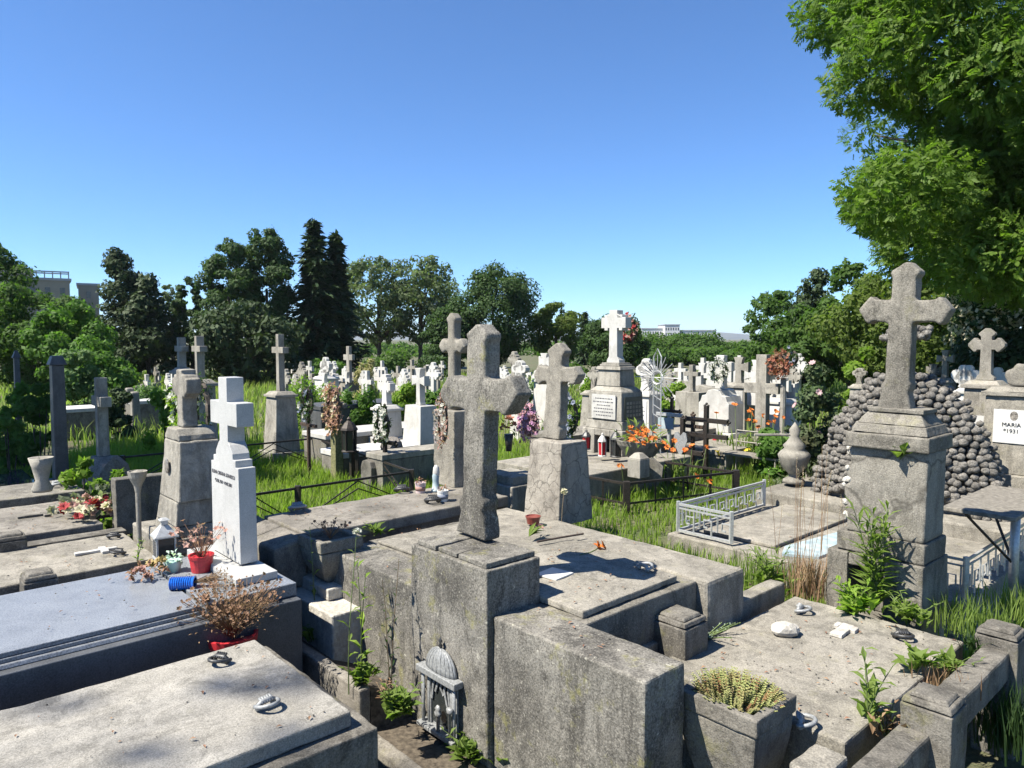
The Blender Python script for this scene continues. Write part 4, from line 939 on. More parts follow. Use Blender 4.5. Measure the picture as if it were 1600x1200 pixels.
# dark monuments in the tree shade at far left
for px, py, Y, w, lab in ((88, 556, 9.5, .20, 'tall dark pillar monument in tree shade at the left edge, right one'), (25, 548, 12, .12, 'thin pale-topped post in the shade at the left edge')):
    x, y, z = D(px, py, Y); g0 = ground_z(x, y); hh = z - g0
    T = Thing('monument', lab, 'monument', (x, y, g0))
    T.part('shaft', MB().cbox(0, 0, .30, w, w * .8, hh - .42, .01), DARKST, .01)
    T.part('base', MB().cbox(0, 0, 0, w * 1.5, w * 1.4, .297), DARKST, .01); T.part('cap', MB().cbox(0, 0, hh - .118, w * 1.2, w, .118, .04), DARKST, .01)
gu, gv = PUV(62, 757, .62)
T = Thing('grave', 'glossy dark grave slab mirroring the sky at the left edge', 'grave', (gu, gv, .3), grid=True)
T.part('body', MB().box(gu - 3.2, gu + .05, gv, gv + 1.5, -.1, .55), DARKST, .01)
pol = plain('mirror_polished_granite', (.10, .11, .13), .03, .55, .1, 60, spec=1)
T.part('slab', MB().box(gu - 3.2, gu + .02, gv + .02, gv + 1.48, .553, .62), pol, .006)
x, y, z = D(64, 712, 7.6)
single('vase', 'pale grey stone vase on the glossy dark grave at left', 'vase', MB().lathe([(.09, 0), (.10, .03), (.06, .12), (.09, .26), (.12, .36), (.105, .36), (.08, .28)], 16), LIME, (x, y, .85), smooth=True)
# ================================================================ wreaths
def wreath(label, px, py, Y, ro, ri, mats, n=90, tall=1.0, rot=TH, fsz=.04, off=0):
    x, y, z = D(px, py, Y)
    T = Thing('wreath', label, 'wreath', (x + off, y, z), rot=rot)
    mbs = [MB() for _ in mats]; R0 = (ro + ri) / 2; rr = (ro - ri) / 2
    fr = MB().tube([(0, R0 * math.cos(t), R0 * tall * math.sin(t)) for t in [i * 6.2832 / 20 for i in range(21)]], rr * .35, 5)
    T.part('ring', fr, BARK)
    for i in range(n):
        t = rng.uniform(0, 6.283); a = rng.uniform(0, 6.283); q = rr * rng.random() ** .5
        p = Vector((math.sin(a) * q * .8 - .02, (R0 + math.cos(a) * q) * math.cos(t), (R0 + math.cos(a) * q) * tall * math.sin(t)))
        k = 0 if rng.random() < .45 else rng.randrange(len(mats))
        if k == 0:
            for _ in range(4): mbs[0].leaf(p, rvec(rng) * fsz * 1.8, fsz * .6)
        else:
            for s in range(2): blossom(mbs[k], p + Vector((-.02, 0, 0)), fsz * (1 - .35 * s), rng, 6, (-1 + rng.uniform(-.5, .5), rng.uniform(-.6, .6), rng.uniform(-.4, .7)))
    for i, (m, mb) in enumerate(zip(mats, mbs)):
        if mb.f: T.part('greenery' if i == 0 else 'flowers', mb, m)
    return T
wreath('wreath of green leaves and white lilies hanging on the portrait headstone cross', 283, 640, 6.15, .19, .08, [LIMEL, F_WHITE], 130, 1.25, fsz=.035)
wreath('large black-green shaded wreath behind the portrait headstone cross', 316, 645, 7.2, .28, .10, [DKLEAF, DKLEAF, F_WHITE], 150, 1.5, fsz=.03)
wreath('dark green wreath with white ribbon on top of the left iron cross', 480, 627, 11.2, .24, .08, [DKLEAF, F_BLUE, F_WHITE], 80, 1.3)
wreath('tall dried brown and pale leaf wreath on the mossy wooden post', 521, 638, 10.7, .24, .08, [F_FADED, DRYF, F_CREAM], 170, 1.75)
wreath('small white and green wreath on the right black iron cross', 598, 664, 10.1, .21, .09, [DKLEAF, F_WHITE], 90, 1.35)
wreath('pink and white flower garland hanging beside the pale cross behind the main cross', 692, 660, 6.9, .10, .03, [F_FADED, F_WHITE, petal('greyish_petals', (.3, .26, .28), (.5, .46, .46))], 110, 2.9, fsz=.025)
wreath('dense mauve-pink flower wreath between the main cross and the cracked pedestal', 827, 659, 7.6, .165, .0, [F_PINK, F_MAUVE, F_PINK], 260, 1.5, fsz=.026)
wreath('dark blue-green wreath hanging behind the cracked-pedestal cross', 888, 650, 6.9, .16, .05, [DKLEAF, F_BLUE], 120, 1.6, fsz=.03)
wreath('black and white wreath below the square cross of the marble headstone', 1124, 578, 12.9, .20, .07, [DKLEAF, F_WHITE], 110, 1.1, fsz=.035)
wreath('red flower wreath on a pole left of the rose bush', 1219, 569, 11.8, .21, .02, [F_CORAL, F_CORAL, DRYF], 180, 1.25, fsz=.035)
wreath('dark blue flower wreath behind the red wreath', 1237, 560, 12.2, .16, .03, [DKLEAF, F_BLUE], 70, 1.2, fsz=.035)
wreath('dark red wreath behind the cross top of the stepped monument', 983, 517, 11.3, .22, .05, [DKLEAF, F_RED, F_FADED], 120, 1.25, fsz=.035)
x, y, _ = D(1224, 600, 11.85)
single('pole', 'thin grey pole carrying the red flower wreath', 'pole', MB().tube([(0, 0, 0), (0, 0, 1.5)], .045, 8), LIME, (x, y, .32))
# bowl of orange flowers, pots
x, y, z = D(1000, 722, 9.6)
T = Thing('planter', 'round stone bowl on a foot overflowing with orange daylilies', 'planter', (x, y, .72))
T.part('bowl', MB().lathe([(.14, 0), (.12, .06), (.08, .10), (.2, .2), (.30, .34), (.32, .40), (.28, .40), (.22, .30)], 22), CONC, smooth=False)
T = Thing('daylilies', 'orange daylilies with green leaves growing in the round stone bowl', 'flowers', (x, y, 1.08))
a = MB(); b2 = MB(); leafball(b2, (0, 0, .06), .3, 90, .16, rng, (1, 1, .6), .2)
for i in range(44): blossom(a, (rng.gauss(-.05, .13), rng.gauss(-.05, .13), rng.uniform(.0, .2)), .045, rng, 6)
T.part('leaves', b2, GREENL); T.part('blossoms', a, F_ORANGE)
x, y, z = D(1018, 712, 9.3)
single('stone_shield', 'grey shield-shaped stone leaning below the orange daylily bowl', 'stone', MB().prism_x([(-.13, 0), (.13, 0), (.15, .2), (0, .32), (-.15, .2)], 0, .05), CONC, (x, y, .62), TH + .5, bevel=.006)
x, y, z = D(998, 715, 9.2)
single('stone_block', 'small cream faceted stone post left of the shield-shaped stone', 'stone', MB().cbox(0, 0, 0, .2, .2, .24).cbox(0, 0, .241, .2, .2, .07, .06), LIME, (x, y, .70), TH, bevel=.008)
def lily_clump(label, px, py, Y, n, h, sp, z=None, mat=F_ORANGE):
    x, y, zz_ = D(px, py, Y); T = Thing('daylily_clump', label, 'flowers', (x, y, ground_z(x, y) if z is None else z))
    lf = MB(); fl = MB(); st = MB()
    for i in range(n * 7):
        a = rng.uniform(0, 6.28); b = Vector((rng.gauss(0, sp * .4), rng.gauss(0, sp * .4), 0)); d = Vector((math.cos(a), math.sin(a), 0)); hh = h * rng.uniform(.6, .95); s = d.cross(Vector((0, 0, 1))) * .011
        p1 = b + d * hh * .2 + Vector((0, 0, hh * .7)); p2 = b + d * hh * .55 + Vector((0, 0, hh * rng.uniform(.5, .95))); lf.add([b - s, b + s, p1 + s, p1 - s, p2], [(0, 1, 2, 3), (3, 2, 4)])
    for i in range(n):
        b = Vector((rng.gauss(0, sp * .5), rng.gauss(0, sp * .5), 0)); t = b * 1.3 + Vector((0, 0, h * rng.uniform(.85, 1.2))); st.tube([b, t], .005, 4)
        blossom(fl, t, .05, rng, 6); blossom(fl, t + rvec(rng) * .04, .035, rng, 6)
    T.part('leaves', lf, GREENL); T.part('stalks', st, STEM); T.part('blossoms', fl, mat); return T
lily_clump('orange daylilies right of the stone bowl beside the iron cross', 1055, 715, 10.2, 7, .62, .35)
lily_clump('orange daylilies in front of the large plain white cross', 1165, 660, 12.0, 9, .85, .5)
lily_clump('orange daylilies right of the large plain white cross', 1200, 655, 11.6, 6, .85, .3)
lily_clump('single orange daylily clump inside the low black iron fence', 1052, 770, 9.3, 2, .40, .3)
lily_clump('green daylily leaves at the back inside the low black iron fence', 1000, 745, 9.9, 1, .55, .5)
lily_clump('low yellow and orange flowers on the grave before the white crosses', 1150, 690, 12.2, 14, .30, .6, None, F_YEL)
x, y, _ = D(795, 735, 7.4)
T = Thing('flower_vase', 'slim vase of coral and red flowers left of the mauve wreath', 'flowers', D(795, 690, 7.6)); a = MB(); b2 = MB()
for i in range(16): blossom(a, (rng.gauss(0, .05), rng.gauss(0, .05), rng.uniform(.14, .26)), .035, rng, 6)
leafball(b2, (0, 0, .12), .09, 40, .06, rng, aspect=.3); T.part('blossoms', a, F_CORAL); T.part('leaves', b2, GREENL)
T.part('vase_wall', MB().lathe([(.03, -.1), (.04, 0), (.05, .08), (.04, .08)], 10), DKMETAL, smooth=True)
# pedestal block and kerb under the mauve wreath
single('stone_block', 'stepped pale stone block under the mauve-pink wreath', 'stone block', MB().cbox(0, 0, 0, .5, .45, .66).cbox(0, 0, .661, .42, .36, .09), LIME, (*D(800, 760, 7.5)[:2], .32), TH, bevel=.01)
single('kerb', 'pale sandy kerb stone behind the cracked pedestal', 'kerb', MB().cbox(0, 0, 0, 1.2, .2, .5), CONC_L, (*D(782, 760, 8.1)[:2], .30), TH, bevel=.01)
# white topped low graves among the iron crosses
for lab, px, py, Y, L, W, h, m in (('long white-topped low grave behind the iron crosses', 580, 668, 13.0, 2.2, .8, .7, MARB), ('low white-topped grave right behind the wooden post lantern', 585, 697, 11.6, 1.5, .7, .56, WHITE),
        ('pale bench-like slab on legs left of the main cross', 655, 700, 10.6, 1.5, .4, .58, LIME), ('white low grave far left behind the clipped yew', 120, 636, 16, .8, .9, .5, WHITE), ('dark slab table grave behind the wreathed wooden post', 560, 628, 15.5, 2.2, .9, .9, DARKST),
        ('pale low grave left of the lawn with crosses', 236, 624, 17, 1.0, .6, .45, WHITE), ('grey low grave left of the stepped monument', 905, 672, 12.5, 1.6, .8, .62, CONC), ('low pale grave behind the folding bench', 1150, 690, 12.4, 2.2, .9, .50, CONC_L), ('grey plinth grave behind the iron hearts crosses', 1040, 672, 12.6, 1.8, .8, .55, CONC_L)):
    x, y, z = D(px, py, Y); g0 = ground_z(x, y)
    T = Thing('grave', lab, 'grave', (x, y, g0)); hh = max(.2, z - g0)
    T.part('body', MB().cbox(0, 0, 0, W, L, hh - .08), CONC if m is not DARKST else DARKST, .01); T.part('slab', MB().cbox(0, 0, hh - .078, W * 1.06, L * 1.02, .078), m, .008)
x, y, z = D(583, 705, 10.2)
single('gravestone', 'short round-topped dark gravestone between the iron crosses', 'gravestone', MB().prism_x([(-.14, 0), (.14, 0), (.14, .34), (.1, .42), (0, .45), (-.1, .42), (-.14, .34)], -.12, .12), CONC_D, (x, y, .32), TH, bevel=.01)
x, y, z = D(612, 690, 10.9)
single('rock_pedestal', 'knobbly stacked stone pedestal behind the right black iron cross', 'stone', MB().sph((0, 0, .2), .2, 2, (1, 1, 1.1), .12, rng).sph((0, 0, .52), .17, 2, (1, 1, .9), .12, rng), ROCK, (x, y, .32))
x, y, z = D(505, 745, 10)
# ================================================================ iron work
def iron_cross(label, px, ytop, ybot, Y, span, zarm, style=0, mat=IRON, t=.035, bars=1, z0=None, bar_off=0):
    x, y, zt = D(px, ytop, Y); g0 = ground_z(x, y); h = zt - g0
    T = Thing('iron_cross', label, 'cross', (x, y, g0))
    T.part('post', MB().cbox(0, 0, 0, t, t, h), mat, .003)
    for b in range(bars):
        za = h * (zarm - .2 * b); T.part('crossbar', MB().box(-t * .4, t * .4, -span / 2 + bar_off, span / 2 + bar_off, za, za + t * 1.1), mat, .003)
    k = MB()
    for (yy, zz_) in ((0, h), (span / 2 + bar_off, h * zarm + t / 2), (-span / 2 + bar_off, h * zarm + t / 2)):
        for dy, dz in ((0, .03), (.03, 0), (-.03, 0), (0, -.03)): k.sph((0, yy + dy, zz_ + dz), .022, 1)
    if style: T.part('knobs', k, mat, smooth=True)
    return T
iron_cross('left black iron cross with a rusty crossbar, wreath on its top', 481, 606, 728, 11.3, .52, .56, 0, RUST, .045)
iron_cross('right black iron cross in front of the white headstones', 601, 636, 762, 10.2, .55, .56, 1, IRON, .05)
x, y, z = D(526, 676, 10.8)
T = Thing('wooden_cross', 'thick mossy wooden post cross carrying the dried wreath', 'cross', (x, y, .32)); h = D(526, 606, 10.8)[2] - .32
T.part('post', MB().cbox(0, 0, 0, .15, .13, h * .62), MOSSW, .01); T.part('upper_post', MB().cbox(0, 0, h * .622, .06, .06, h * .38), WOOD, .004); T.part('crossbar', MB().cbox(-.0, -.05, h * .8, .46, .05, .07), WOOD, .004)
T.part('tag', MB().cbox(-.05, -.14, h * .66, .15, .012, .13), F_CREAM)
T = lantern('black post lantern with blue-black roof beside the mossy wooden post', 546, 706, 10.5, .52, .24, GLASS, IRON)
x, y, z = D(550, 706, 10.5)
single('lantern_post', 'short black post carrying the black lantern', 'post', MB().cbox(0, 0, 0, .06, .06, z - .32), IRON, (x, y, .32), TH)
T = iron_cross('black iron cross with a grey heart plate, left one of the iron trio', 1067, 654, 762, 10.8, .5, .45, 1, IRON, .06, bar_off=-.1)
hp = [(0, -1.1), (.5, -.4), (.75, .1), (.62, .55), (.3, .62), (0, .35), (-.3, .62), (-.62, .55), (-.75, .1), (-.5, -.4)]
T.part('heart_plate', MB().prism_x([(a * .16, .62 + b * .22) for a, b in hp], -.06, -.045), PEWTER)
iron_cross('middle black iron cross of the iron trio, slightly behind', 1083, 648, 755, 11.3, .4, .78, 1, RUST, .05)
iron_cross('tallest black iron cross of the iron trio with long crossbars', 1104, 634, 755, 10.8, .72, .78, 1, IRON, .06, bars=2)
iron_cross('small dark iron cross behind the iron trio with square end knobs', 1050, 622, 650, 13.2, .34, .75, 1, IRON, .05)
T = iron_cross('pale metal cross with a pale blue name plate left of the iron trio', 1046, 645, 700, 11.6, .5, .94, 0, SILVER, .05)
T.part('name_plate', MB().cbox(-.05, .03, .70, .30, .012, .18), PALEB)
# sun cross
x, y, z0_ = D(1026, 690, 10.9); zt = D(1026, 545, 10.9)[2]
T = Thing('iron_cross', 'openwork wrought iron cross with radiating sun spikes right of the stepped monument', 'cross', (x, y, .32)); h = zt - .32; zc = D(1023, 590, 10.9)[2] - .32
fr = MB()
for s in (-1, 1): fr.tube([(0, s * .07, 0), (0, s * .07, h - .12)], .010, 5)
fr.tube([(0, -.07, h - .12), (0, 0, h), (0, .07, h - .12)], .01, 5)
for k in range(12): fr.tube([(0, -.07, .1 + k * .14), (0, .07, .17 + k * .14)], .007, 4)
T.part('lattice_post', fr, SILVER)
sp = MB()
for k in range(28):
    a = 6.283 * k / 28; r = .34 if k % 2 else .26
    sp.tube([(0, .07 * math.cos(a), zc + .07 * math.sin(a)), (0, r * math.cos(a), zc + r * math.sin(a))], .007, 4)
T.part('sun_spikes', sp, PEWTER); T.part('sun_ring', MB().tube([(0, .1 * math.cos(a), zc + .1 * math.sin(a)) for a in [i * 6.2832 / 16 for i in range(17)]], .012, 5), SILVER)
T.part('arms', MB().tube([(0, -.42, zc), (0, .42, zc)], .007, 5), SILVER)
def rail_fence(label, pts, z0, zt, mat, pattern, post_t=.05, rail_t=.022, cat='fence', name='grave_fence', sub=1.0):
    T = Thing(name, label, cat, (pts[0][0], pts[0][1], z0), rot=0); o = Vector((pts[0][0], pts[0][1], 0)); h = zt - z0
    Q = [Vector((p[0], p[1], 0)) - o for p in pts]
    for q in Q: T.part('post', MB().cbox(q.x, q.y, 0, post_t, post_t, h + .03), mat, .003)
    for a, b in zip(Q, Q[1:]):
        rl = MB(); L = (b - a).length; n = max(1, round(L / sub)); U = lambda t, z: tuple(a.lerp(b, t) + Vector((0, 0, z)))
        rl.tube([U(0, h), U(1, h)], rail_t, 4); T.part('top_rail', rl, mat)
        if pattern == 'bars':
            m = MB().tube([U(0, h * .45), U(1, h * .45)], rail_t * .8, 4)
            for k in range(1, n): m.tube([U(k / n, 0), U(k / n, h)], rail_t * .7, 4)
            T.part('lower_rail', m, mat)
        if pattern == 'chevron':
            m = MB()
            for k in range(n):
                for dz in (0, .2):
                    m.tube([U(k / n, .12 * h - dz * h * .4), U((k + .5) / n, h * (.96 - dz)), U((k + 1) / n, .12 * h - dz * h * .4)], rail_t * .55, 4)
            T.part('chevron_bars', m, mat)
        if pattern == 'key':
            T.part('bottom_rail', MB().tube([U(0, .05 * h), U(1, .05 * h)], rail_t, 4).tube([U(0, .86 * h), U(1, .86 * h)], rail_t * .7, 4), mat)
            m = MB(); n = max(2, round(L / .2)); r = rail_t * .6
            for k in range(n):
                A = lambda f, z: U((k + f) / n, z * h)
                m.tube([A(.08, .05), A(.08, .62), A(.5, .62), A(.5, .36)], r, 4); m.tube([A(.5, .36), A(.30, .36)], r, 4); m.tube([A(.75, .86), A(.75, .28), A(1.0, .28)], r, 4)
            T.part('key_pattern', m, mat)
    return T
p = [P(900, 742, .72), P(979, 756, .72), P(1150, 738, .72)]
b0 = Vector(p[0][:2]) + (Vector(p[0][:2]) - Vector(p[1][:2])) * .8
rail_fence('low black iron grave fence around the daylilies right of the cracked pedestal', [b0, p[1], p[2], Vector(p[2][:2]) + (b0 - Vector(p[1][:2]))], .28, .72, IRON, 'bars', .08, .02, sub=.4)
c1 = Vector(P(493, 685, .76)[:2]); c2 = Vector(P(643, 737, .76)[:2]); dB = Vector((CT, ST))
rail_fence('thin black iron grave fence with chevron bars around the sunny grass at left', [c1 - dB * 3.0, c1, c1.lerp(c2, .5), c2, c2 - dB * 1.55, c2 - dB * 3.6], .30, .76, IRON, 'chevron', .06, .018, sub=1.3)
# silver key-pattern fence on its concrete grave
T = Thing('grave', 'low concrete grave with pale blue painted strip inside the silver fence', 'grave', (3.75, .2, .2), grid=True)
T.part('body', MB().box(3.72, 6.2, -1.25, 1.5, -.1, .43), CONC_L, .015)
T.part('inner_slab', MB().box(4.0, 5.9, .45, 1.25, .432, .47), CONC_L, .01)
T.part('pale_strip', MB().prism_z([(3.85, .30), (4.1, .40), (6.1, .15), (6.1, -.05), (4.0, .02)], .432, .455), PALEB)
fz = .45
gp = [G(3.80, .80), G(3.80, 1.42), G(5.55, 1.42)]
rail_fence('silver painted fence with a square key pattern, left and front sides', gp, fz, .74, SILVER, 'key', .035, .017)
gp = [G(3.82, -.95), G(3.82, -1.22), G(5.9, -1.22)]
rail_fence('silver painted key-pattern fence to the right of the tall right headstone', gp, fz - .05, .74, SILVER, 'key', .035, .013)
# urn
u, v = PUV(1240, 754, .62); x, y = G(u, v)
single('urn', 'whitewashed stone urn with flaming lid left of the rock mound', 'urn', MB().lathe([(.14, 0), (.13, .04), (.06, .08), (.07, .12), (.15, .2), (.19, .32), (.20, .36), (.17, .40), (.12, .44), (.14, .48), (.10, .52), (.05, .6), (.07, .68), (0, .78)], 22), LIME, (x, y, .62), smooth=True)
# rock mound
T = Thing('rock_mound', 'bell-shaped mound of rough round stones behind the tall right headstone', 'monument', (6.0, .15, .55), grid=True)
T.part('base', MB().box(5.75, 7.2, -1.35, 1.65, -.1, .58), CONC_L, .02)
T.part('core', MB().prism_x([(-.72, .58), (1.0, .58), (.85, 1.05), (.62, 1.4), (.35, 1.68), (.02, 1.68), (-.3, 1.4), (-.55, 1.05)], 6.14, 6.5), CONC_D)
rb = MB(); r3 = random.Random(9)
def edge(ps): return sorted(((PU(x, y, 6.05)[1], PU(x, y, 6.05)[0]) for x, y in ps))
LE = edge([(1254, 780), (1261, 742), (1270, 714), (1285, 682), (1298, 656), (1318, 624), (1342, 600), (1366, 582)]); RE = edge([(1568, 815), (1555, 770), (1534, 708), (1514, 666), (1491, 634), (1460, 607), (1434, 590)])
def interp(E, z):
    if z <= E[0][0]: return E[0][1]
    for (z0, y0), (z1, y1) in zip(E, E[1:]):
        if z <= z1: return y0 + (y1 - y0) * (z - z0) / (z1 - z0)
    return E[-1][1]
z = .60
while z < min(LE[-1][0], RE[-1][0]) + .02:
    yl, yr = interp(LE, z), interp(RE, z); c_ = (yl + yr) / 2; hw = abs(yl - yr) / 2
    for s0 in (0, 1, 2):
        y = -hw + r3.uniform(0, .05)
        while y < hw:
            t = y / max(.05, hw); inner = .74 * (1 - ((z - .6) / .8) ** .7) if z < 1.4 else 0
            if s0 == 0 and abs(t) < inner: y += .08; continue
            xx = 6.0 + .30 * t * t - .05 if s0 == 0 else 6.25 + .2 * s0 - .18 * t * t
            r_ = r3.uniform(.040, .054); rb.sph((xx + r3.uniform(-.025, .025), c_ + y + r3.uniform(-.015, .015), z + r3.uniform(-.02, .02)), r_, 2 if s0 == 0 else 1, (1, 1.05, .9), .07, r3); y += r3.uniform(.064, .082)
    z += .068
def limb(y0, z0, y1, z1, w0, w1, n):
    for i in range(n):
        t = r3.random(); s_ = r3.uniform(-1, 1)
        rb.sph((6.15 + r3.uniform(-.08, .1), y0 + (y1 - y0) * t + s_ * w0 * .5, z0 + (z1 - z0) * t + r3.uniform(-1, 1) * w0), r3.uniform(.04, .055), 1, (1, 1, .9), .1, r3)
limb(.2, 1.85, .2, 2.5, .06, .1, 60)
va, za = PU(1384, 517, 6.1); vb, _ = PU(1448, 517, 6.1); limb(va, za - .03, vb, za - .03, .055, .08, 70)
T.part('stones', rb, COBBLE, smooth=True)
# table with post at the right edge
x, y, _ = P(1582, 930, .34); zt = zat(1582, 798, y)
T = Thing('table', 'grey weathered board table on a single metal pole at the right edge', 'table', (x, y, .3))
T.part('pole', MB().tube([(0, 0, 0), (0, 0, zt - .31)], .035, 10), SILVER, smooth=True)
T.part('tabletop', MB().box(-.42, .9, -.1, .42, zt - .305, zt - .27), WOOD, .006)
T.part('brace', MB().tube([(0, 0, zt - .75), (-.4, .25, zt - .31)], .012, 5).tube([(0, 0, zt - .75), (.4, .3, zt - .31)], .012, 5), IRON)
# folding bench in the grass
x, y, _ = D(1180, 700, 10.8)
T = Thing('bench', 'small thin-framed bench in the grass left of the urn', 'bench', (x, y, .3))
T.part('seat', MB().cbox(0, 0, .40, .9, .34, .03), WOOD, .004)
fr = MB()
for sx in (-1, 1):
    for sy in (-1, 1): fr.tube([(sx * .15, sy * .4, 0), (sx * .15, sy * .4, .4 if sx < 0 else .75)], .012, 5)
fr.tube([(.15, -.4, .75), (.15, .4, .75)], .012, 5).tube([(.15, -.4, .58), (.15, .4, .58)], .012, 5)
T.part('frame', fr, LIME)
single('rail', 'pale horizontal pipe rail left of the rock mound above the urn', 'rail', MB().tube([(0, 0, 0), (0, 0, .75), ], .02, 6).tube([(-.75, .0, .75), (.9, 0, .72)], .018, 6).tube([(.8, 0, 0), (.8, 0, .72)], .02, 6), LIME, (*D(1262, 690, 9.8)[:2], .42), .1)
# ================================================================ trees, shrubs, grass (numpy leaf clouds)
nr = np.random.default_rng(5)
def unit(n, up=0.0):
    v = nr.normal(size=(n, 3)); v /= np.linalg.norm(v, axis=1)[:, None]; return v
def leaves(C, Nn, size, aspect, droop=.3, jit=.5, dirn=None):
    """one folded diamond per centre C; Nn outward direction"""
    n = len(C); nn = Nn + unit(n) * jit; nn /= np.linalg.norm(nn, axis=1)[:, None] + 1e-9
    a = unit(n) if dirn is None else dirn + unit(n) * .35
    a -= nn * (a * nn).sum(1)[:, None]; a[:, 2] -= droop; a /= np.linalg.norm(a, axis=1)[:, None] + 1e-9
    b = np.cross(nn, a); b /= np.linalg.norm(b, axis=1)[:, None] + 1e-9
    L = size * nr.uniform(.65, 1.3, (n, 1)); W = L * aspect
    V = np.stack([C - a * L / 2, C + b * W / 2 + a * L * .05, C + a * L / 2, C - b * W / 2 + a * L * .05], 1).reshape(-1, 3)
    return V, np.arange(4 * n).reshape(n, 4)
def cloud(blobs, n, size, aspect=.55, shell=.55, droop=.3, jit=.55):
    """blobs: (k,6) centres + radii; n leaves spread by blob area"""
    B = np.asarray(blobs, float); w = (B[:, 3] * B[:, 4] + B[:, 3] * B[:, 5]); idx = nr.choice(len(B), n, p=w / w.sum())
    d = unit(n); r = shell + (1.05 - shell) * nr.random((n, 1)) ** .6; r = np.where(nr.random((n, 1)) < .13, r * nr.uniform(1.05, 1.4, (n, 1)), r)
    return leaves(B[idx, :3] + d * r * B[idx, 3:], d * .8 + np.array([0, 0, .35]), size, aspect, droop, jit)
def tree(label, name, px, ytop, Y, rw, mat, n=14000, leaf=.24, kind='round', zb=.25, nb=42, trunk=.16, depth=None, cat='tree', group=None, lean=0, sub=.34, aspect=.55, x=None, ztop=None, show_trunk=True, limbs=5, blossom_mat=None, nblo=0):
    if x is None: x, _, ztop = D(px, ytop, Y)
    g0 = ground_z(x, Y); Hh = ztop - g0; zb_ = Hh * zb; rd = depth or rw
    T = Thing(name, label, cat, (x, Y, g0), rot=0, group=group)
    bl = []; nb = int(nb * 1.75)
    for i in range(nb):
        t = (i + nr.random()) / nb
        if kind == 'round': pr = math.sqrt(max(.02, 1 - (2 * t - 1) ** 2)) * (1.0 if t > .5 else .92)
        elif kind == 'cone': pr = (1 - t) ** .85 + .04
        elif kind == 'column': pr = min(1, .55 + 1.2 * t) * math.sqrt(max(.02, 1 - max(0, t - .45) ** 2 / .31))
        elif kind == 'egg': pr = math.sqrt(max(.02, 1 - (t - .35) ** 2 / (.4225 if t > .35 else .16)))
        else: pr = 1
        a = nr.uniform(0, 6.283); q = pr * (.35 + .55 * nr.random() ** .5)
        s = sub * rw * (.42 + .62 * nr.random()) * (.45 + .55 * pr)
        z = zb_ + (Hh - zb_) * (.04 + .92 * t)
        z = min(z, Hh - s * .7)
        bl.append((math.cos(a) * q * rw + lean * t * rw, math.sin(a) * q * rd, z, s * nr.uniform(.7, 1.4), s * nr.uniform(.7, 1.4), s * nr.uniform(.55, 1.15)))
    V, Fq = cloud(bl, n, leaf, aspect)
    np_obj('crown', V, Fq, mat, T.o)
    if blossom_mat:
        V, Fq = cloud([(a, b, c, d * 1.03, e * 1.03, f * 1.03) for a, b, c, d, e, f in bl], nblo, leaf * .8, .8, .93); np_obj('blossoms', V, Fq, blossom_mat, T.o)
    if show_trunk:
        mb = MB(); mb.tube([(0, 0, -.2), (.05, 0, zb_ * .6), (lean * .3 * rw, .05, zb_ + (Hh - zb_) * .55)], trunk, 9, trunk * .4)
        T.part('trunk', mb, BARK, smooth=True)
        for i in range(limbs):
            b = bl[int((i + .5) / limbs * nb * .8)]; lb = MB(); z0 = zb_ * .7 + (b[2] - zb_) * .35
            lb.tube([(0.03, 0, z0), (b[0] * .5, b[1] * .5, (z0 + b[2]) * .52), (b[0] * .9, b[1] * .9, b[2])], trunk * .45, 6, trunk * .12); T.part('limb', lb, BARK, smooth=True)
    return T
def conifer(label, px, ytop, Y, rw, mat, n=9000, zb=.06, layers=26, leaf=.5, name='spruce_tree', power=.85):
    x, _, zt = D(px, ytop, Y); g0 = ground_z(x, Y); Hh = zt - g0
    T = Thing(name, label, 'tree', (x, Y, g0), rot=0); C = []; Dv = []
    per = n // (layers * 9)
    for l in range(layers):
        t = l / layers; z = Hh * (zb + (1 - zb) * t); R_ = rw * ((1 - t) ** power + .03) * nr.uniform(.8, 1.12); k = 9
        for j in range(k):
            a = j * 6.283 / k + nr.uniform(-.35, .35) + l; r2 = R_ * nr.uniform(.6, 1.22)
            q = nr.random(per) ** .65; dr = np.array([math.cos(a), math.sin(a)])
            p = np.zeros((per, 3)); p[:, :2] = dr * (q * r2)[:, None] + nr.normal(size=(per, 2)) * .12 * rw * .5 * q[:, None]
            p[:, 2] = z - q * R_ * .42 + .12 * R_ * q ** 3 + nr.normal(size=per) * .07; C.append(p)
            d = np.zeros((per, 3)); d[:, :2] = dr; d[:, 2] = -.45; Dv.append(d)
    C = np.concatenate(C); Dv = np.concatenate(Dv)
    V, Fq = leaves(C, np.tile([0, 0, 1.], (len(C), 1)), leaf, .3, .15, .7, Dv); np_obj('crown', V, Fq, mat, T.o)
    T.part('trunk', MB().tube([(0, 0, -.2), (0, 0, Hh * .97)], .2, 8, .02), BARK, smooth=True); return T
L_DARK = leafy('dark_tree_leaf', (.028, .056, .016), (.055, .10, .026), (.036, .07, .02), clump=.5, transl=.3)
L_SPR = leafy('spruce_needle', (.026, .05, .022), (.055, .09, .036), clump=.6, transl=.12)
L_MID = leafy('mid_tree_leaf', (.040, .085, .016), (.08, .14, .028), (.055, .105, .02), clump=.45)
L_YEL = leafy('yellowish_tree_leaf', (.07, .11, .02), (.13, .17, .035), (.08, .12, .025), clump=.45)
L_GREY = leafy('grey_green_leaf', (.075, .105, .05), (.13, .165, .085), (.09, .12, .055), clump=.4, transl=.5)
L_ASH = leafy('ash_leaf', (.064, .122, .016), (.135, .205, .034), (.092, .158, .023), clump=.5, transl=.5, spec=.25, rough=.6)
L_CYP = leafy('cypress_leaf', (.024, .044, .016), (.045, .07, .026), (.04, .06, .024), clump=1.2, transl=.15)
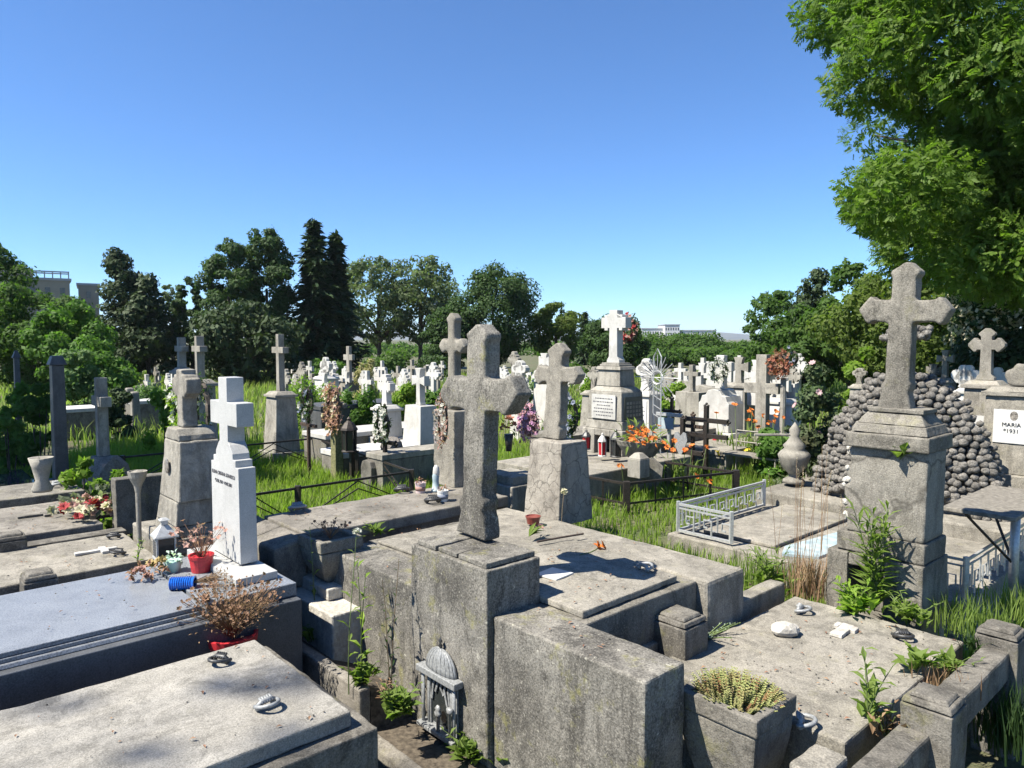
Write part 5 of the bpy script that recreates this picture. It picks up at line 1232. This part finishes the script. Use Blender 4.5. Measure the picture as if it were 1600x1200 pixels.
L_BUSH = leafy('bush_leaf', (.055, .12, .020), (.11, .20, .04), (.07, .14, .025), clump=1.2)
L_BUSHP = leafy('pale_bush_leaf', (.08, .14, .05), (.17, .25, .11), (.07, .12, .03), clump=1.2)
L_LIME = leafy('lime_bush_leaf', (.13, .21, .03), (.22, .32, .05), (.10, .17, .025), clump=1.5, transl=.55)
L_ROSE = leafy('rose_leaf', (.04, .075, .03), (.09, .13, .055), (.08, .065, .04), clump=2, transl=.25)
# --- background trees, left to right
tree('dark leafy tree cut by the left picture edge above the beige building', 'broadleaf_tree', -28, 372, 34, 1.9, L_MID, 14400, .175, 'round', .2, 36)
tree('bushy green trees low at the far left under the beige building', 'broadleaf_tree', 45, 448, 30, 2.3, L_MID, 19200, .175, 'round', .05, 40)
tree('small green bushy tree between the beige building and the broad dark cypress', 'broadleaf_tree', 108, 470, 28, 1.5, L_BUSH, 8000, .2, 'round', .05, 30)
tree('broad dark cypress with a long slanting right side', 'cypress_tree', 208, 384, 38, 2.25, L_CYP, 15000, .2, 'cone', .10, 54, sub=.34, lean=-.38)
tree('lower right skirt of a second dark cypress leaning over the lawn', 'cypress_tree', 226, 430, 37.5, 1.9, L_CYP, 8000, .26, 'cone', .02, 36, sub=.40, lean=.1)
T = tree('dark slim tree with small spreading top left of the tall poplar-like pair', 'broadleaf_tree', 296, 430, 39, 1.1, L_DARK, 9600, .175, 'egg', .1, 26)
tree('small thin pale tree just left of the slim dark tree', 'broadleaf_tree', 266, 440, 44, .9, L_GREY, 4160, .175, 'egg', .2, 18)
tree('tall dark poplar-like tree with ragged top, left one of the pair', 'poplar_tree', 354, 372, 37, 1.55, L_DARK, 20800, .175, 'column', .1, 44, sub=.4)
tree('tall dark poplar-like tree with feathery top, right one of the pair', 'poplar_tree', 414, 352, 38, 1.6, L_DARK, 22400, .175, 'column', .1, 46, sub=.38)
tree('black-green mass of low yews under the poplar-like pair', 'yew_tree', 385, 470, 33, 2.4, L_CYP, 9000, .24, 'round', .0, 34)
conifer('tall dark spruce with pointed top, left one of the twin spruces', 490, 340, 39, 2.0, L_SPR, 12000)
conifer('slightly shorter dark spruce, right one of the twin spruces', 524, 362, 40, 1.7, L_SPR, 10000)
tree('airy light green locust tree with visible branches right of the twin spruces', 'locust_tree', 590, 398, 52, 3.2, L_GREY, 9000, .26, 'round', .22, 52, .22, sub=.27, limbs=9)
tree('second airy locust tree with forked trunk left of the round dense tree', 'locust_tree', 655, 398, 53, 3.0, L_GREY, 8000, .26, 'round', .22, 50, .22, sub=.27, limbs=9)
tree('round dense dark green tree behind the main cross', 'broadleaf_tree', 770, 414, 44, 2.7, L_DARK, 28800, .175, 'round', .08, 56)
tree('rusty-green bush tree at the left foot of the round dense tree', 'broadleaf_tree', 705, 480, 42, 1.7, L_DARK, 12800, .175, 'round', .05, 30)
tree('smaller rounded pale-topped tree right of the round dense tree', 'broadleaf_tree', 868, 471, 46, 1.75, L_YEL, 14400, .175, 'round', .1, 34)
conifer('little grey-green conifer right of the rounded pale-topped tree', 914, 488, 60, 1.0, L_SPR, 3000, name='conifer_tree')
tree('bushy green tree behind the stepped monument cross', 'broadleaf_tree', 965, 494, 40, 1.9, L_DARK, 16000, .175, 'round', .02, 36)
for px, yt, Y, w, lab in ((1035, 523, 70, 3.2, 'far green tree below the left wing of the white hospital'), (1085, 522, 66, 2.8, 'far green tree below the middle of the white hospital'), (1142, 536, 72, 2.2, 'far dark green tree below the gap with blue hills'), (1110, 545, 58, 2.6, 'nearer green tree low under the white hospital'), (1012, 548, 55, 2.4, 'green tree low between the stepped monument and the sun cross'), (1170, 548, 52, 1.9, 'green tree low at the foot of the right-hand wood')):
    tree(lab, 'broadleaf_tree', px, yt, Y, w, L_MID, 7000, .30, 'round', .02, 30)
tree('tall ragged dark green tree at the left end of the right-hand wood', 'broadleaf_tree', 1215, 452, 34, 1.7, L_MID, 11000, .2, 'egg', .02, 40)
tree('narrow dark spire-shaped yew sticking out of the right-hand wood', 'yew_tree', 1276, 418, 29, .75, L_CYP, 6000, .17, 'egg', .25, 26, sub=.5)
tree('leafy young tree with light sprigs right of the spire-shaped yew', 'broadleaf_tree', 1332, 403, 26, 1.2, L_MID, 8000, .17, 'egg', .1, 34)
tree('dense dark bushy tree in the middle of the right-hand wood', 'broadleaf_tree', 1255, 478, 27, 1.5, L_MID, 11000, .18, 'round', .0, 36)
tree('yellow-green bushy tree behind the tall right cross', 'broadleaf_tree', 1400, 420, 21, 1.8, L_YEL, 15000, .15, 'round', .05, 46)
tree('green bushy tree right of the tall right cross under the ash branches', 'broadleaf_tree', 1475, 425, 22, 1.6, L_MID, 13000, .15, 'round', .05, 42)
tree('cream-blossomed tree at the right edge under the big ash', 'blossom_tree', 1575, 412, 17, 1.35, L_DARK, 9000, .14, 'round', .3, 40, blossom_mat=F_CREAM, nblo=5200)
tree('dark evergreen hedge-like tree behind the pointed cross at the right edge', 'yew_tree', 1580, 515, 15, 1.3, L_CYP, 9000, .14, 'round', .0, 36)
# --- the big ash, upper right
def big_ash():
    cx, cy, cz, Rr = 11.85, 13.2, 8.75, 6.15
    T = Thing('ash_tree', 'huge bright green ash tree overhanging the upper right corner', 'tree', (cx, cy, .32), rot=0)
    n = 215; d = unit(n); d = d[(d[:, 0] < .4)]
    n = len(d); B = d * Rr * (.84 + .16 * nr.random((n, 1)))
    low = np.stack([nr.uniform(-6.3, .5, 40), nr.uniform(-2.8, 1.6, 40), nr.uniform(-5.5, -3.2, 40)], 1); low = low[low[:, 0] > -6.6 - np.minimum(0, low[:, 2] + 4.7) * 1.6]; B = np.concatenate([B, low]); B[:, 2] += cz - .32; B = B[B[:, 2] > 2.7]
    Yw = B[:, 1] + cy; rat = (B[:, 0] + cx) / Yw; el = (B[:, 2] + .32 - 2.45) / Yw   # crown outline: receding towards its underside
    lim = np.interp(el, [.06, .088, .105, .13, .2, .22, .29, .351, .465, .8], [.68, .60, .53, .48, .475, .46, .42, .404, .382, .36])
    B = B[rat > lim + .55 / Yw]; no = len(B)
    inner = unit(36) * Rr * nr.uniform(.3, .7, (36, 1)); inner[:, 2] += cz - .32; B = np.concatenate([B, inner])
    s = nr.uniform(.5, 1.05, (len(B), 1)); bl = np.concatenate([B, s, s, s * .68], 1)
    m = 98000; w = s[:, 0] ** 2 * np.where(B[:, 2] > 10.2, .22, 1) * np.where(np.arange(len(B)) < no, 1, .5) * np.where(B[:, 1] > 2.5, .35, 1) * np.where(B[:, 2] < 5.2, 1.5, 1); idx = nr.choice(len(bl), m, p=w / w.sum()); dd = unit(m)
    base = bl[idx, :3] + dd * bl[idx, 3:] * (.62 + .45 * nr.random((m, 1)))
    ax = dd * np.array([1, 1, .5]) + unit(m) * .9; ax[:, 2] -= .2; ax /= np.linalg.norm(ax, axis=1)[:, None]
    up = dd * .7 + np.tile([0, 0, .35], (m, 1)) + unit(m) * .8; sd = np.cross(ax, up); sd /= np.linalg.norm(sd, axis=1)[:, None]
    Vs = []; L = .2; k = 4
    for i in range(k):
        for sg in (-1, 1):
            p = base + ax * (L * (.1 + .8 * i / k)); dr = sd * sg * .8 + ax * .6; dr[:, 2] -= .15; dr = dr / np.linalg.norm(dr, axis=1)[:, None]
            le = .09 * nr.uniform(.75, 1.2, (m, 1)); wv = np.cross(dr, up); wv /= np.linalg.norm(wv, axis=1)[:, None]; wv *= le * .21
            Vs.append(np.stack([p, p + dr * le * .45 + wv, p + dr * le, p + dr * le * .45 - wv], 1).reshape(-1, 3))
    V = np.concatenate(Vs); np_obj('crown', V, np.arange(len(V)).reshape(-1, 4), L_ASH, T.o)
    T.part('trunk', MB().tube([(0, 0, -.3), (-.1, 0, 2.5), (-.3, .2, 6), (-.2, .1, 11)], .45, 12, .12), BARK, smooth=True)
    r = random.Random(4)
    for i in range(16):
        b = B[r.randrange(no)]; z0 = r.uniform(2.6, 7)
        T.part('limb', MB().tube([(-.15, .05, z0), tuple(b * np.array([.45, .45, 0]) + np.array([0, 0, (z0 * .45 + b[2] * .55)])), tuple(b * .97 + np.array([0, 0, .03 * b[2]]))], .11, 7, .018), BARK, smooth=True)
big_ash()
# --- trees outside the frame on the left that shade the left edge and dapple the sandy slab
SUN_EL = R(54); SUN_H = Vector((-math.cos(R(22)), -math.sin(R(22)), 0))
SUN = Vector((SUN_H.x * math.cos(SUN_EL), SUN_H.y * math.cos(SUN_EL), math.sin(SUN_EL)))
tree('full leafy tree standing left of the picture that shades the dark monuments', 'broadleaf_tree', 0, 0, 9.5, 3.2, L_MID, 12000, .30, 'round', .40, 44, .3, x=-11.6, ztop=10.2)
T = Thing('locust_tree', 'thin open-branched tree standing left of the picture that dapples the sandy slab', 'tree', (-11.5, -2.6, 0), rot=0)
V = []; Fq = []; bl = []; lm = []
for (px, py, s, dist) in ((90, 1098, .13, 19.0), (455, 1062, .17, 18.5), (360, 1066, .11, 19), (240, 1178, .10, 19.6), (440, 1150, .10, 19.2)):
    q = Vector(P(px, py, .75)) + SUN * dist - Vector((-11.5, -2.6, 0)); bl.append((q.x, q.y, q.z, s * 1.2, s, s * .8)); lm.append(q)
a, b_ = cloud(bl, 160, .11, .6); np_obj('crown', a, b_, L_MID, T.o)
T.part('trunk', MB().tube([(0, 0, -.2), (0, 0, 6), (.1, 0, 15.5)], .18, 8, .03), BARK, smooth=True)
for q in lm: T.part('limb', MB().tube([(0, 0, 11), (q.x * .6, q.y * .6, 13.4), tuple(q)], .03, 5, .006), BARK)
# --- shrubs
def shrub(label, px, ytop, Y, wpx, mat, n=3000, leaf=.08, name='shrub', cat='shrub', nb=16, flowers=None, nf=0, fs=.07, z0=None, aspect=.55, up=None):
    x, y, zt = D(px, ytop, Y); g0 = ground_z(x, y) if z0 is None else z0; h = max(.12, zt - g0); rw = wpx * Y / F / 2
    T = Thing(name, label, cat, (x, y, g0), rot=0); bl = []
    for i in range(nb):
        t = nr.random(); a = nr.uniform(0, 6.283); q = nr.random() ** .5 * (1 - .35 * t); s = min(rw, h) * nr.uniform(.22, .42)
        bl.append((math.cos(a) * q * rw * .85, math.sin(a) * q * rw * .7, max(s * .5, t * (h - s * .8)), s, s, s * (.85 if not up else up)))
    V, Fq = cloud(bl, n, leaf, aspect, .3); np_obj('foliage', V, Fq, mat, T.o)
    mb = MB()
    for b in bl[:7]: mb.tube([(b[0] * .2, b[1] * .2, 0), (b[0], b[1], b[2])], .012, 4, .005)
    T.part('stems', mb, BARK)
    if flowers:
        fb = MB(); rr = random.Random(int(px))
        for i in range(nf):
            b = bl[rr.randrange(nb)]; d = Vector((rr.uniform(-.8, .8), -abs(rr.gauss(.6, .4)), rr.uniform(-.2, 1))).normalized()
            c = Vector(b[:3]) + d * b[3]
            for k in range(3): blossom(fb, c, fs * (1 - .25 * k), rr, 7, tuple(d))
        T.part('blossoms', fb, flowers)
    return T
shrub('tall yellow-green weeds filling the plot right of the slender pale cross', 500, 596, 16.5, 120, L_LIME, 6000, .13, 'weeds', 'weeds', 26, up=1.6, aspect=.3)
shrub('tall green weeds behind the mossy wooden post', 560, 612, 15, 70, L_BUSH, 3500, .12, 'weeds', 'weeds', 16, up=1.5, aspect=.3)
shrub('tall weeds behind the black wreath, far back left', 450, 612, 19, 60, L_BUSHP, 3000, .13, 'weeds', 'weeds', 16, up=1.5, aspect=.3)
shrub('pale straw-coloured feathery shrub in front of the far crosses left of centre', 569, 564, 25, 42, petal('straw_leaf', (.30, .28, .12), (.44, .40, .20)), 2600, .16, nb=18, up=1.5, aspect=.25)
shrub('bright lime leafy shrub between the two white headstones left of the main cross', 634, 594, 14.5, 56, L_LIME, 3000, .10)
shrub('green shrub right behind the relief-line pedestal', 682, 600, 15.5, 60, L_BUSH, 2600, .11)
shrub('dark rounded bush under the airy locust trees', 610, 545, 36, 110, L_MID, 4000, .2)
shrub('dark green bush under the second locust tree', 675, 548, 38, 90, L_DARK, 3500, .2)
shrub('sunlit pale-leaved bush at left behind the low white grave', 128, 545, 19, 95, L_BUSHP, 5200, .13)
shrub('clipped brown-green yew bush with a black shaded side at left', 176, 548, 15, 58, L_CYP, 4200, .10, 'yew_bush')
shrub('green bush behind the clipped yew bush at left', 160, 520, 24, 110, L_BUSH, 5000, .16)
shrub('shaded ivy bush in front of the dark monuments at the left edge', 30, 598, 11.5, 90, L_BUSH, 4200, .09)
shrub('shaded dark bush between the thin post and the dark pillar at the left edge', 58, 588, 11, 60, L_MID, 3200, .09)
shrub('sunlit bush low at the left edge above the glossy dark grave', 12, 640, 10, 60, L_BUSH, 2600, .08)
shrub('bright lime leafy plant beside the boulder cross', 122, 712, 8.3, 66, L_LIME, 900, .11, nb=12)
shrub('yellow-lime leafy plant in front of the boulder cross', 172, 733, 7.4, 60, L_LIME, 700, .10, nb=10)
shrub('low lime plants along the top of the dark head wall', 228, 727, 7.6, 66, L_LIME, 420, .08, nb=10)
shrub('lime weeds left of the wreathed portrait headstone', 252, 608, 13, 60, L_LIME, 2400, .09, 'weeds', 'weeds', up=1.4)
shrub('green weeds behind the small crosses at far left', 240, 592, 21, 90, L_BUSHP, 2400, .12, 'weeds', 'weeds')
shrub('dark rose bush with a few pink and red roses left of the rock mound', 1278, 556, 9.8, 112, L_ROSE, 7500, .075, 'rose_bush', 'rose bush', 26, petal('rose_petals', (.62, .30, .36), (.75, .60, .58)), 16, .05)
shrub('reddish dry rose canes at the front of the rose bush', 1245, 620, 10.8, 40, L_ROSE, 1400, .06, 'rose_bush', 'rose bush', 10, F_FADED, 6, .05)
shrub('fresh lime bush between the rose bush and the tall right cross', 1338, 536, 17, 70, L_LIME, 4200, .12)
shrub('green leafy plants behind the folding bench', 1215, 668, 10.6, 90, L_BUSH, 2200, .10)
shrub('lime shrub behind the small weathered cross', 925, 580, 17.5, 44, L_LIME, 1600, .11)
shrub('green shrub behind the sun cross', 1045, 588, 16.5, 60, L_LIME, 2600, .11)
shrub('green bush right of the white obelisk cross', 1092, 578, 22, 80, L_BUSH, 3000, .15)
shrub('grey-green bush behind the left arm of the cracked-pedestal cross', 830, 575, 19, 60, L_BUSHP, 2600, .12)
shrub('green bush row far back between the main cross and the stepped monument', 880, 560, 34, 110, L_MID, 3600, .2)
shrub('green bush row far back right of the white hospital', 1165, 560, 30, 110, L_MID, 3600, .2)
shrub('mid green shrubs at the foot of the twin spruces', 505, 560, 33, 120, L_BUSH, 3600, .2)
shrub('yellowish bush with small flowers right of the rock mound top', 1490, 612, 13.5, 60, L_YEL, 2200, .08)
shrub('small green plant in front of the tall plain pedestal at right', 1492, 640, 9.6, 36, L_BUSH, 900, .05)
shrub('small yellow-green plant between the tall plain pedestal and the right edge headstone', 1572, 640, 8.9, 26, L_LIME, 700, .05, flowers=F_RED, nf=3, fs=.04)
shrub('green leafy weeds in the sunny gap behind the black lantern', 690, 705, 10.5, 40, L_BUSH, 600, .08)
x, y, z = D(1530, 700, 8.3)
single('flower_bowl', 'grey stone flower bowl with yellow plants below the white notice', 'bowl', MB().lathe([(.07, 0), (.05, .08), (.10, .2), (.17, .34), (.15, .34), (.12, .28)], 18).sph((0, 0, .33), .12, 1, (1, 1, .35), .2, rng), CONC, (x, y, z - .36))
# ================================================================ grass: one sheet of blades nobody could count
RECTS = [(-4.7, -.28, -.2, 7.5), (-.4, 1.9, -1.1, 3.05), (.3, 2.6, -1.95, -.28), (2.75, 3.35, -1.3, -.55), (3.7, 7.3, -1.4, 1.7), (1.8, 2.4, 1.2, 1.75)]
def grass(name, label, n, x0, x1, y0, y1, h, w, mat, test=None, lean=.5):
    X = nr.uniform(x0, x1, n); Yy = y0 + (y1 - y0) * nr.random(n)
    k = np.abs(X) < Yy * .78 + 1.0
    for (u0, u1, v0, v1) in RECTS:
        uu = CT * (X - OX) + ST * (Yy - OY); vv = -ST * (X - OX) + CT * (Yy - OY); k &= ~((uu > u0) & (uu < u1) & (vv > v0) & (vv < v1))
    if test is not None: k &= test(X, Yy)
    X = X[k]; Yy = Yy[k]; n = len(X)
    pat = .65 + .35 * np.sin(X * 1.7 + np.sin(Yy * 1.3) * 2) * np.cos(Yy * 1.1 + X * .6)
    t = np.clip((Yy - 4.2) / 4.5, 0, 1); Z = .32 * t * t * (3 - 2 * t) - .01
    hh = (h * nr.uniform(.45, 1.15, n) * (.6 + .5 * pat))[:, None]; a = nr.uniform(0, 6.283, n); d = np.stack([np.cos(a), np.sin(a), np.zeros(n)], 1)
    s = np.stack([-np.sin(a), np.cos(a), np.zeros(n)], 1) * w * .5; ln = hh * nr.uniform(.1, 1, (n, 1)) * lean
    b = np.stack([X, Yy, Z], 1); m = b + d * ln * .3 + np.array([0, 0, 1.]) * hh * .6; tp = b + d * ln + np.array([0, 0, 1.]) * hh * nr.uniform(.75, 1.05, (n, 1))
    V = np.stack([b - s, b + s, m + s * .8, m - s * .8, tp + s * .12, tp - s * .12], 1).reshape(-1, 3)
    q = np.arange(n)[:, None] * 6; Fq = np.concatenate([q + np.array([[0, 1, 2, 3]]), q + np.array([[3, 2, 4, 5]])])
    o = np_obj(name, V, Fq, mat); tag(o, label, 'grass', kind='stuff'); return o
GR = leafy('grass_blade', (.12, .20, .025), (.22, .31, .055), (.19, .25, .05), clump=1.1, transl=.5)
GR2 = leafy('wild_grass_blade', (.10, .18, .03), (.22, .30, .07), (.24, .25, .10), clump=.7, transl=.5)
grass('lawn_grass', 'bright green grass between the graves', 120000, -8, 8.5, 5.2, 15, .22, .012, GR)
grass('wild_grass', 'taller wild grass and weeds among the far graves', 80000, -30, 30, 14, 44, .46, .032, GR2, lean=.7)
uvt = lambda X, Yy: (CT * (X - OX) + ST * (Yy - OY) > 2.4)
grass('edge_grass', 'long grass around the right-hand graves', 4500, 1.2, 6.5, 3.8, 7.5, .15, .009, GR, uvt, .8)
# --- dead leaves, crumbs of mortar and twigs lying on the slabs
lt = MB(); pb = MB(); r9 = random.Random(33)
for (u0, u1, v0, v1, z, k) in ((.45, 1.3, -.3, .6, .96, 60), (.4, 1.8, -.35, 1.8, .93, 60), (.85, 2.45, -1.58, -.54, .602, 150), (0, 1.6, 2.05, 2.75, 1.002, 60), (-2.4, -.9, -.05, .98, .752, 40), (-1.8, -.5, 1.5, 2.45, .864, 30), (-2.2, -.85, 3.1, 3.95, .752, 60), (-2, -.9, 4.55, 5.8, .752, 60), (4.0, 5.8, -.9, 1.3, .47, 70), (.05, .33, -1, -.1, .933, 16), (.03, .33, .8, 1.75, .92, 16)):
    for _ in range(k):
        x, y = G(r9.uniform(u0, u1), r9.uniform(v0, v1)); a = r9.uniform(0, 6.28); s = r9.uniform(.012, .035)
        if r9.random() < .6: lt.leaf((x, y, z + .004), Vector((math.cos(a), math.sin(a), r9.uniform(-.05, .25))) * s, s * .45)
        else: pb.sph((x, y, z + .003), r9.uniform(.0025, .006), 1, (1, 1, .7), .25, r9)
tag(mesh_obj('leaf_litter', lt, DRYF), 'dry leaf litter scattered over the grave slabs', 'litter', kind='stuff')
tag(mesh_obj('gravel', pb, CONC_D), 'crumbs of mortar and grit scattered over the grave slabs', 'grit', kind='stuff')
weed('low weed tuft in the joint between the main tomb and the brown tomb', (*G(.5, 1.95), .9), .12, 4, .07, 6, .12, rg, rosette=18)
weed('trailing weeds along the right edge kerb of the front right grave', (*G(2.0, -1.66), .56), .14, 6, .08, 6, .20, rg, rosette=26)
weed('weeds in the near trough of the front right grave', (*G(1.15, -1.65), .5), .16, 6, .08, 6, .14, rg, mat=DRYL, rosette=14)
tuft('dry grass in the trough beside the near corner post', (*G(1.8, -1.66), .55), 90, .16, .22, rg, mat=DRYL, w=.006)
tuft('grass tufts along the foot of the silver fence grave', (*G(3.5, .2), .3), 260, .22, .55, rg, w=.009)
tuft('grass tufts at the end of the main tomb platform', (*G(2.1, .3), .25), 260, .30, .5, rg, w=.009)
# ================================================================ ground, hills, far buildings
def ground():
    mb = MB(); ys = [-30, -10, 0, 2, 3.5] + [4.2 + .45 * i for i in range(11)] + [10, 14, 20, 30, 45, 70, 120, 250, 600, 1500, 4000, 6300]
    fx = [-1, -.7, -.5, -.35, -.22, -.11, 0, .11, .22, .35, .5, .7, 1]
    vs = []
    for y in ys:
        W = max(40, abs(y) * 2.2)
        for f in fx: vs.append((f * W, y, ground_z(0, y) + (.05 * math.sin(f * 40 + y) if 4 < y < 20 else 0)))
    n = len(fx); fs = [(i * n + k, i * n + k + 1, (i + 1) * n + k + 1, (i + 1) * n + k) for i in range(len(ys) - 1) for k in range(n - 1)]
    mb.add(vs, fs)
    m, nt, b = newmat('cemetery_ground'); p = position(nt)
    c = mix(nt, ramp(nt, noise(nt, p, 2.2, 6, .65), [(.38, 0.), (.62, 1.)]), (.075, .10, .03), (.13, .105, .07))
    c = mix(nt, ramp(nt, noise(nt, p, 30, 4, .7), [(.4, .6), (.6, 0.)]), c, (.035, .04, .018))
    nt.links.new(c, b.inputs['Base Color']); b.inputs['Roughness'].default_value = .95; bump(nt, b, noise(nt, p, 25, 4, .7), .8, .02)
    o = mesh_obj('ground', mb, m); o['kind'] = 'structure'; return o
ground()
def far_wood():
    bl = []
    for i in range(260):
        y = nr.uniform(75, 150); x = nr.uniform(-.85, .85) * y; s = nr.uniform(.9, 1.5); bl.append((x, y, nr.uniform(.3, 1.1), s * 1.5, s * 1.5, s * .8))
    V, Fq = cloud(bl, 42000, .55, .6); o = np_obj('far_wood', V, Fq, L_MID); tag(o, 'far belt of green wood along the horizon', 'wood', kind='stuff')
far_wood()
def hills():
    mb = MB(); r = random.Random(8); n = 60; vs = []
    for i in range(n + 1):
        a = -.75 + 1.5 * i / n; d = 4800
        h = 26 + 14 * math.sin(i * .35) + 8 * math.sin(i * 1.1 + 1) + (10 if i < 20 else 0)
        for dd, hh in ((-700, 0), (-250, h * .7), (0, h), (500, h * .6)):
            vs.append(((d + dd) * math.sin(a), (d + dd) * math.cos(a), hh))
    fs = [(i * 4 + k, i * 4 + k + 1, (i + 1) * 4 + k + 1, (i + 1) * 4 + k) for i in range(n) for k in range(3)]
    mb.add(vs, fs); m = plain('forested_hill', (.035, .055, .035), .95, 0, .4, .004, (.09, .09, .05))
    o = mesh_obj('hills', mb, m, smooth=True); o['kind'] = 'structure'
hills()
BEIGE = plain('beige_render', (.27, .24, .18), .9, 0, .12, .6); HOSP = plain('white_render', (.66, .66, .66), .9, 0, .08, .2); GREYB = plain('grey_render', (.34, .35, .37), .9, 0, .12, .4)
def block(name, label, px0, px1, ytop, Y, mat, rows, cols, depth=14, wfrac=.5, zmin=0, dz=3.0):
    x0, _, zt = D(px0, ytop, Y); x1 = D(px1, ytop, Y)[0]; W = x1 - x0
    T = Thing(name, label, 'building', ((x0 + x1) / 2, Y, 0), rot=0)
    T.part('wall', MB().box(-W / 2, W / 2, 0, depth, 0, zt), mat); T.part('roof', MB().box(-W / 2 - .3, W / 2 + .3, -.3, depth + .3, zt, zt + .5), GREYB)
    if px1 < 400:
        a_ = math.atan2(-(x0 + x1) / 2, Y); T.o.rotation_euler = (0, 0, a_); T.o.scale = (1 / math.cos(a_), 1, 1)
    o = None
    for i in range(rows):
        for j in range(cols):
            cx = -W / 2 + W * (j + .5) / cols; z = zt - 2.2 - dz * i; w = W / cols * wfrac
            if z < zmin: continue
            if o is None: o = T.part('window', MB().box(-w / 2, w / 2, -.06, .05, -.75, .75), GLASS)
            else:
                o = o.copy(); COL.objects.link(o)
            o.location = (cx, 0, z)
    return T, W, zt
T, W, zt = block('apartment_building', 'beige flat-roofed apartment building with roof pergola behind the left trees', 8, 92, 437, 150, BEIGE, 3, 5, wfrac=.35)
T.part('roof_storey', MB().box(-W / 2 + .5, W * .02, 1, 9, zt + .5, zt + 2.4), BEIGE)
pg = MB()
for i in range(5): pg.box(W * .05 + i * W * .108, W * .05 + i * W * .108 + .18, 0, .2, zt + .5, zt + 1.7)
pg.box(W * .02, W / 2, -.05, .25, zt + 1.7, zt + 1.95); pg.box(W * .02, W / 2, 5, 5.2, zt + 1.7, zt + 1.95)
T.part('pergola', pg, GREYB)
block('apartment_building', 'plain yellowish building corner left of the broad dark cypress', 126, 150, 446, 170, BEIGE, 2, 1, wfrac=.2)
block('apartment_building', 'greyish building glimpsed between the second locust tree and the round dense tree', 672, 702, 468, 165, GREYB, 3, 2, wfrac=.4)
block('hospital_wing', 'long white hospital block with rows of small windows far behind, right wing', 1066, 1119, 517, 420, HOSP, 4, 16, 20, .45)
block('hospital_wing', 'white hospital block far behind, left wing beside the cross top', 1003, 1038, 514, 424, HOSP, 4, 9, 20, .45)
block('hospital_wing', 'taller central tower part of the white hospital far behind', 1039, 1062, 508, 418, HOSP, 4, 6, 20, .45)
hz = mesh_obj('haze', MB().box(-13500, 13500, -80, 6600, -1.2, 75), plain('air', (1, 1, 1))); hz['kind'] = 'stuff'
hm = bpy.data.materials.new('pale_air'); hm.use_nodes = True; hn = hm.node_tree; hn.nodes.clear()
ho = hn.nodes.new('ShaderNodeOutputMaterial'); hv = hn.nodes.new('ShaderNodeVolumePrincipled'); hv.inputs['Color'].default_value = (.86, .92, 1, 1); hv.inputs['Density'].default_value = .00016; hv.inputs['Anisotropy'].default_value = .2
hn.links.new(hv.outputs[0], ho.inputs['Volume']); hz.data.materials[0] = hm
# ---- worn, slightly uneven edges on the near stonework
bpy.context.view_layer.update()
tex = bpy.data.textures.new('wear', 'CLOUDS'); tex.noise_scale = .11; tex.noise_depth = 2
for o, mn in DET:
    if mn not in STONES or mn in ('white_granite', 'grey_polished_granite', 'shaded_granite_base'): continue
    o = bpy.data.objects.get(o)
    if o is None: continue
    wp_ = o.matrix_world.translation
    if wp_.y > 9 or abs(wp_.x) > 6.5: continue
    if max(len(q.vertices) for q in o.data.polygons) > 6:
        rm_ = o.modifiers.new('remesh', 'REMESH'); rm_.mode = 'VOXEL'; rm_.voxel_size = .013 if wp_.y < 6.5 else .02; rm_.use_smooth_shade = True
        dm_ = o.modifiers.new('wear', 'DISPLACE'); dm_.texture = tex; dm_.texture_coords = 'GLOBAL'; dm_.strength = .012; dm_.mid_level = .5; continue
    mod = o.modifiers.new('detail', 'SUBSURF'); mod.subdivision_type = 'SIMPLE'; mod.levels = mod.render_levels = 5 if len(o.data.polygons) < 8 else 4
    dm_ = o.modifiers.new('wear', 'DISPLACE'); dm_.texture = tex; dm_.texture_coords = 'GLOBAL'; dm_.strength = .014; dm_.mid_level = .5
# ================================================================ light, sky, camera
w = bpy.data.worlds.new('World'); SC.world = w; w.use_nodes = True; nt = w.node_tree
sk = nt.nodes.new('ShaderNodeTexSky'); sk.sky_type = 'NISHITA'; sk.sun_disc = False; sk.sun_elevation = SUN_EL
sk.sun_rotation = math.atan2(SUN.x, SUN.y); sk.air_density = 1.2; sk.dust_density = 0; sk.ozone_density = 10; sk.altitude = 3000
bg = nt.nodes['Background']; bg.inputs['Strength'].default_value = .076
nt.links.new(mix(nt, 1, sk.outputs[0], (.93, 1.06, 1.12), 'MULTIPLY'), bg.inputs['Color'])
ld = bpy.data.lights.new('sun', 'SUN'); ld.energy = 5.0; ld.angle = R(.53); ld.color = (1, .94, .82)
lo = bpy.data.objects.new('sun', ld); COL.objects.link(lo); lo.rotation_euler = SUN.to_track_quat('Z', 'Y').to_euler(); lo.location = (-20, 0, 20)
cd = bpy.data.cameras.new('camera'); cd.sensor_width = 36; cd.lens = 36 * F / 1600; cd.clip_end = 20000; cd.clip_start = .05
co = bpy.data.objects.new('camera', cd); COL.objects.link(co); co.location = (0, 0, H); co.rotation_euler = (math.pi / 2 - PT, 0, 0)
SC.camera = co
SC.render.engine = 'CYCLES'; SC.cycles.max_bounces = 6; SC.cycles.diffuse_bounces = 1; SC.cycles.transmission_bounces = 4; SC.cycles.transparent_max_bounces = 4; SC.cycles.caustics_reflective = False; SC.cycles.caustics_refractive = False
vs = SC.view_settings; vs.view_transform = 'Standard'; vs.look = 'None'; vs.gamma = 1; vs.exposure = 1.28; vs.use_curve_mapping = False
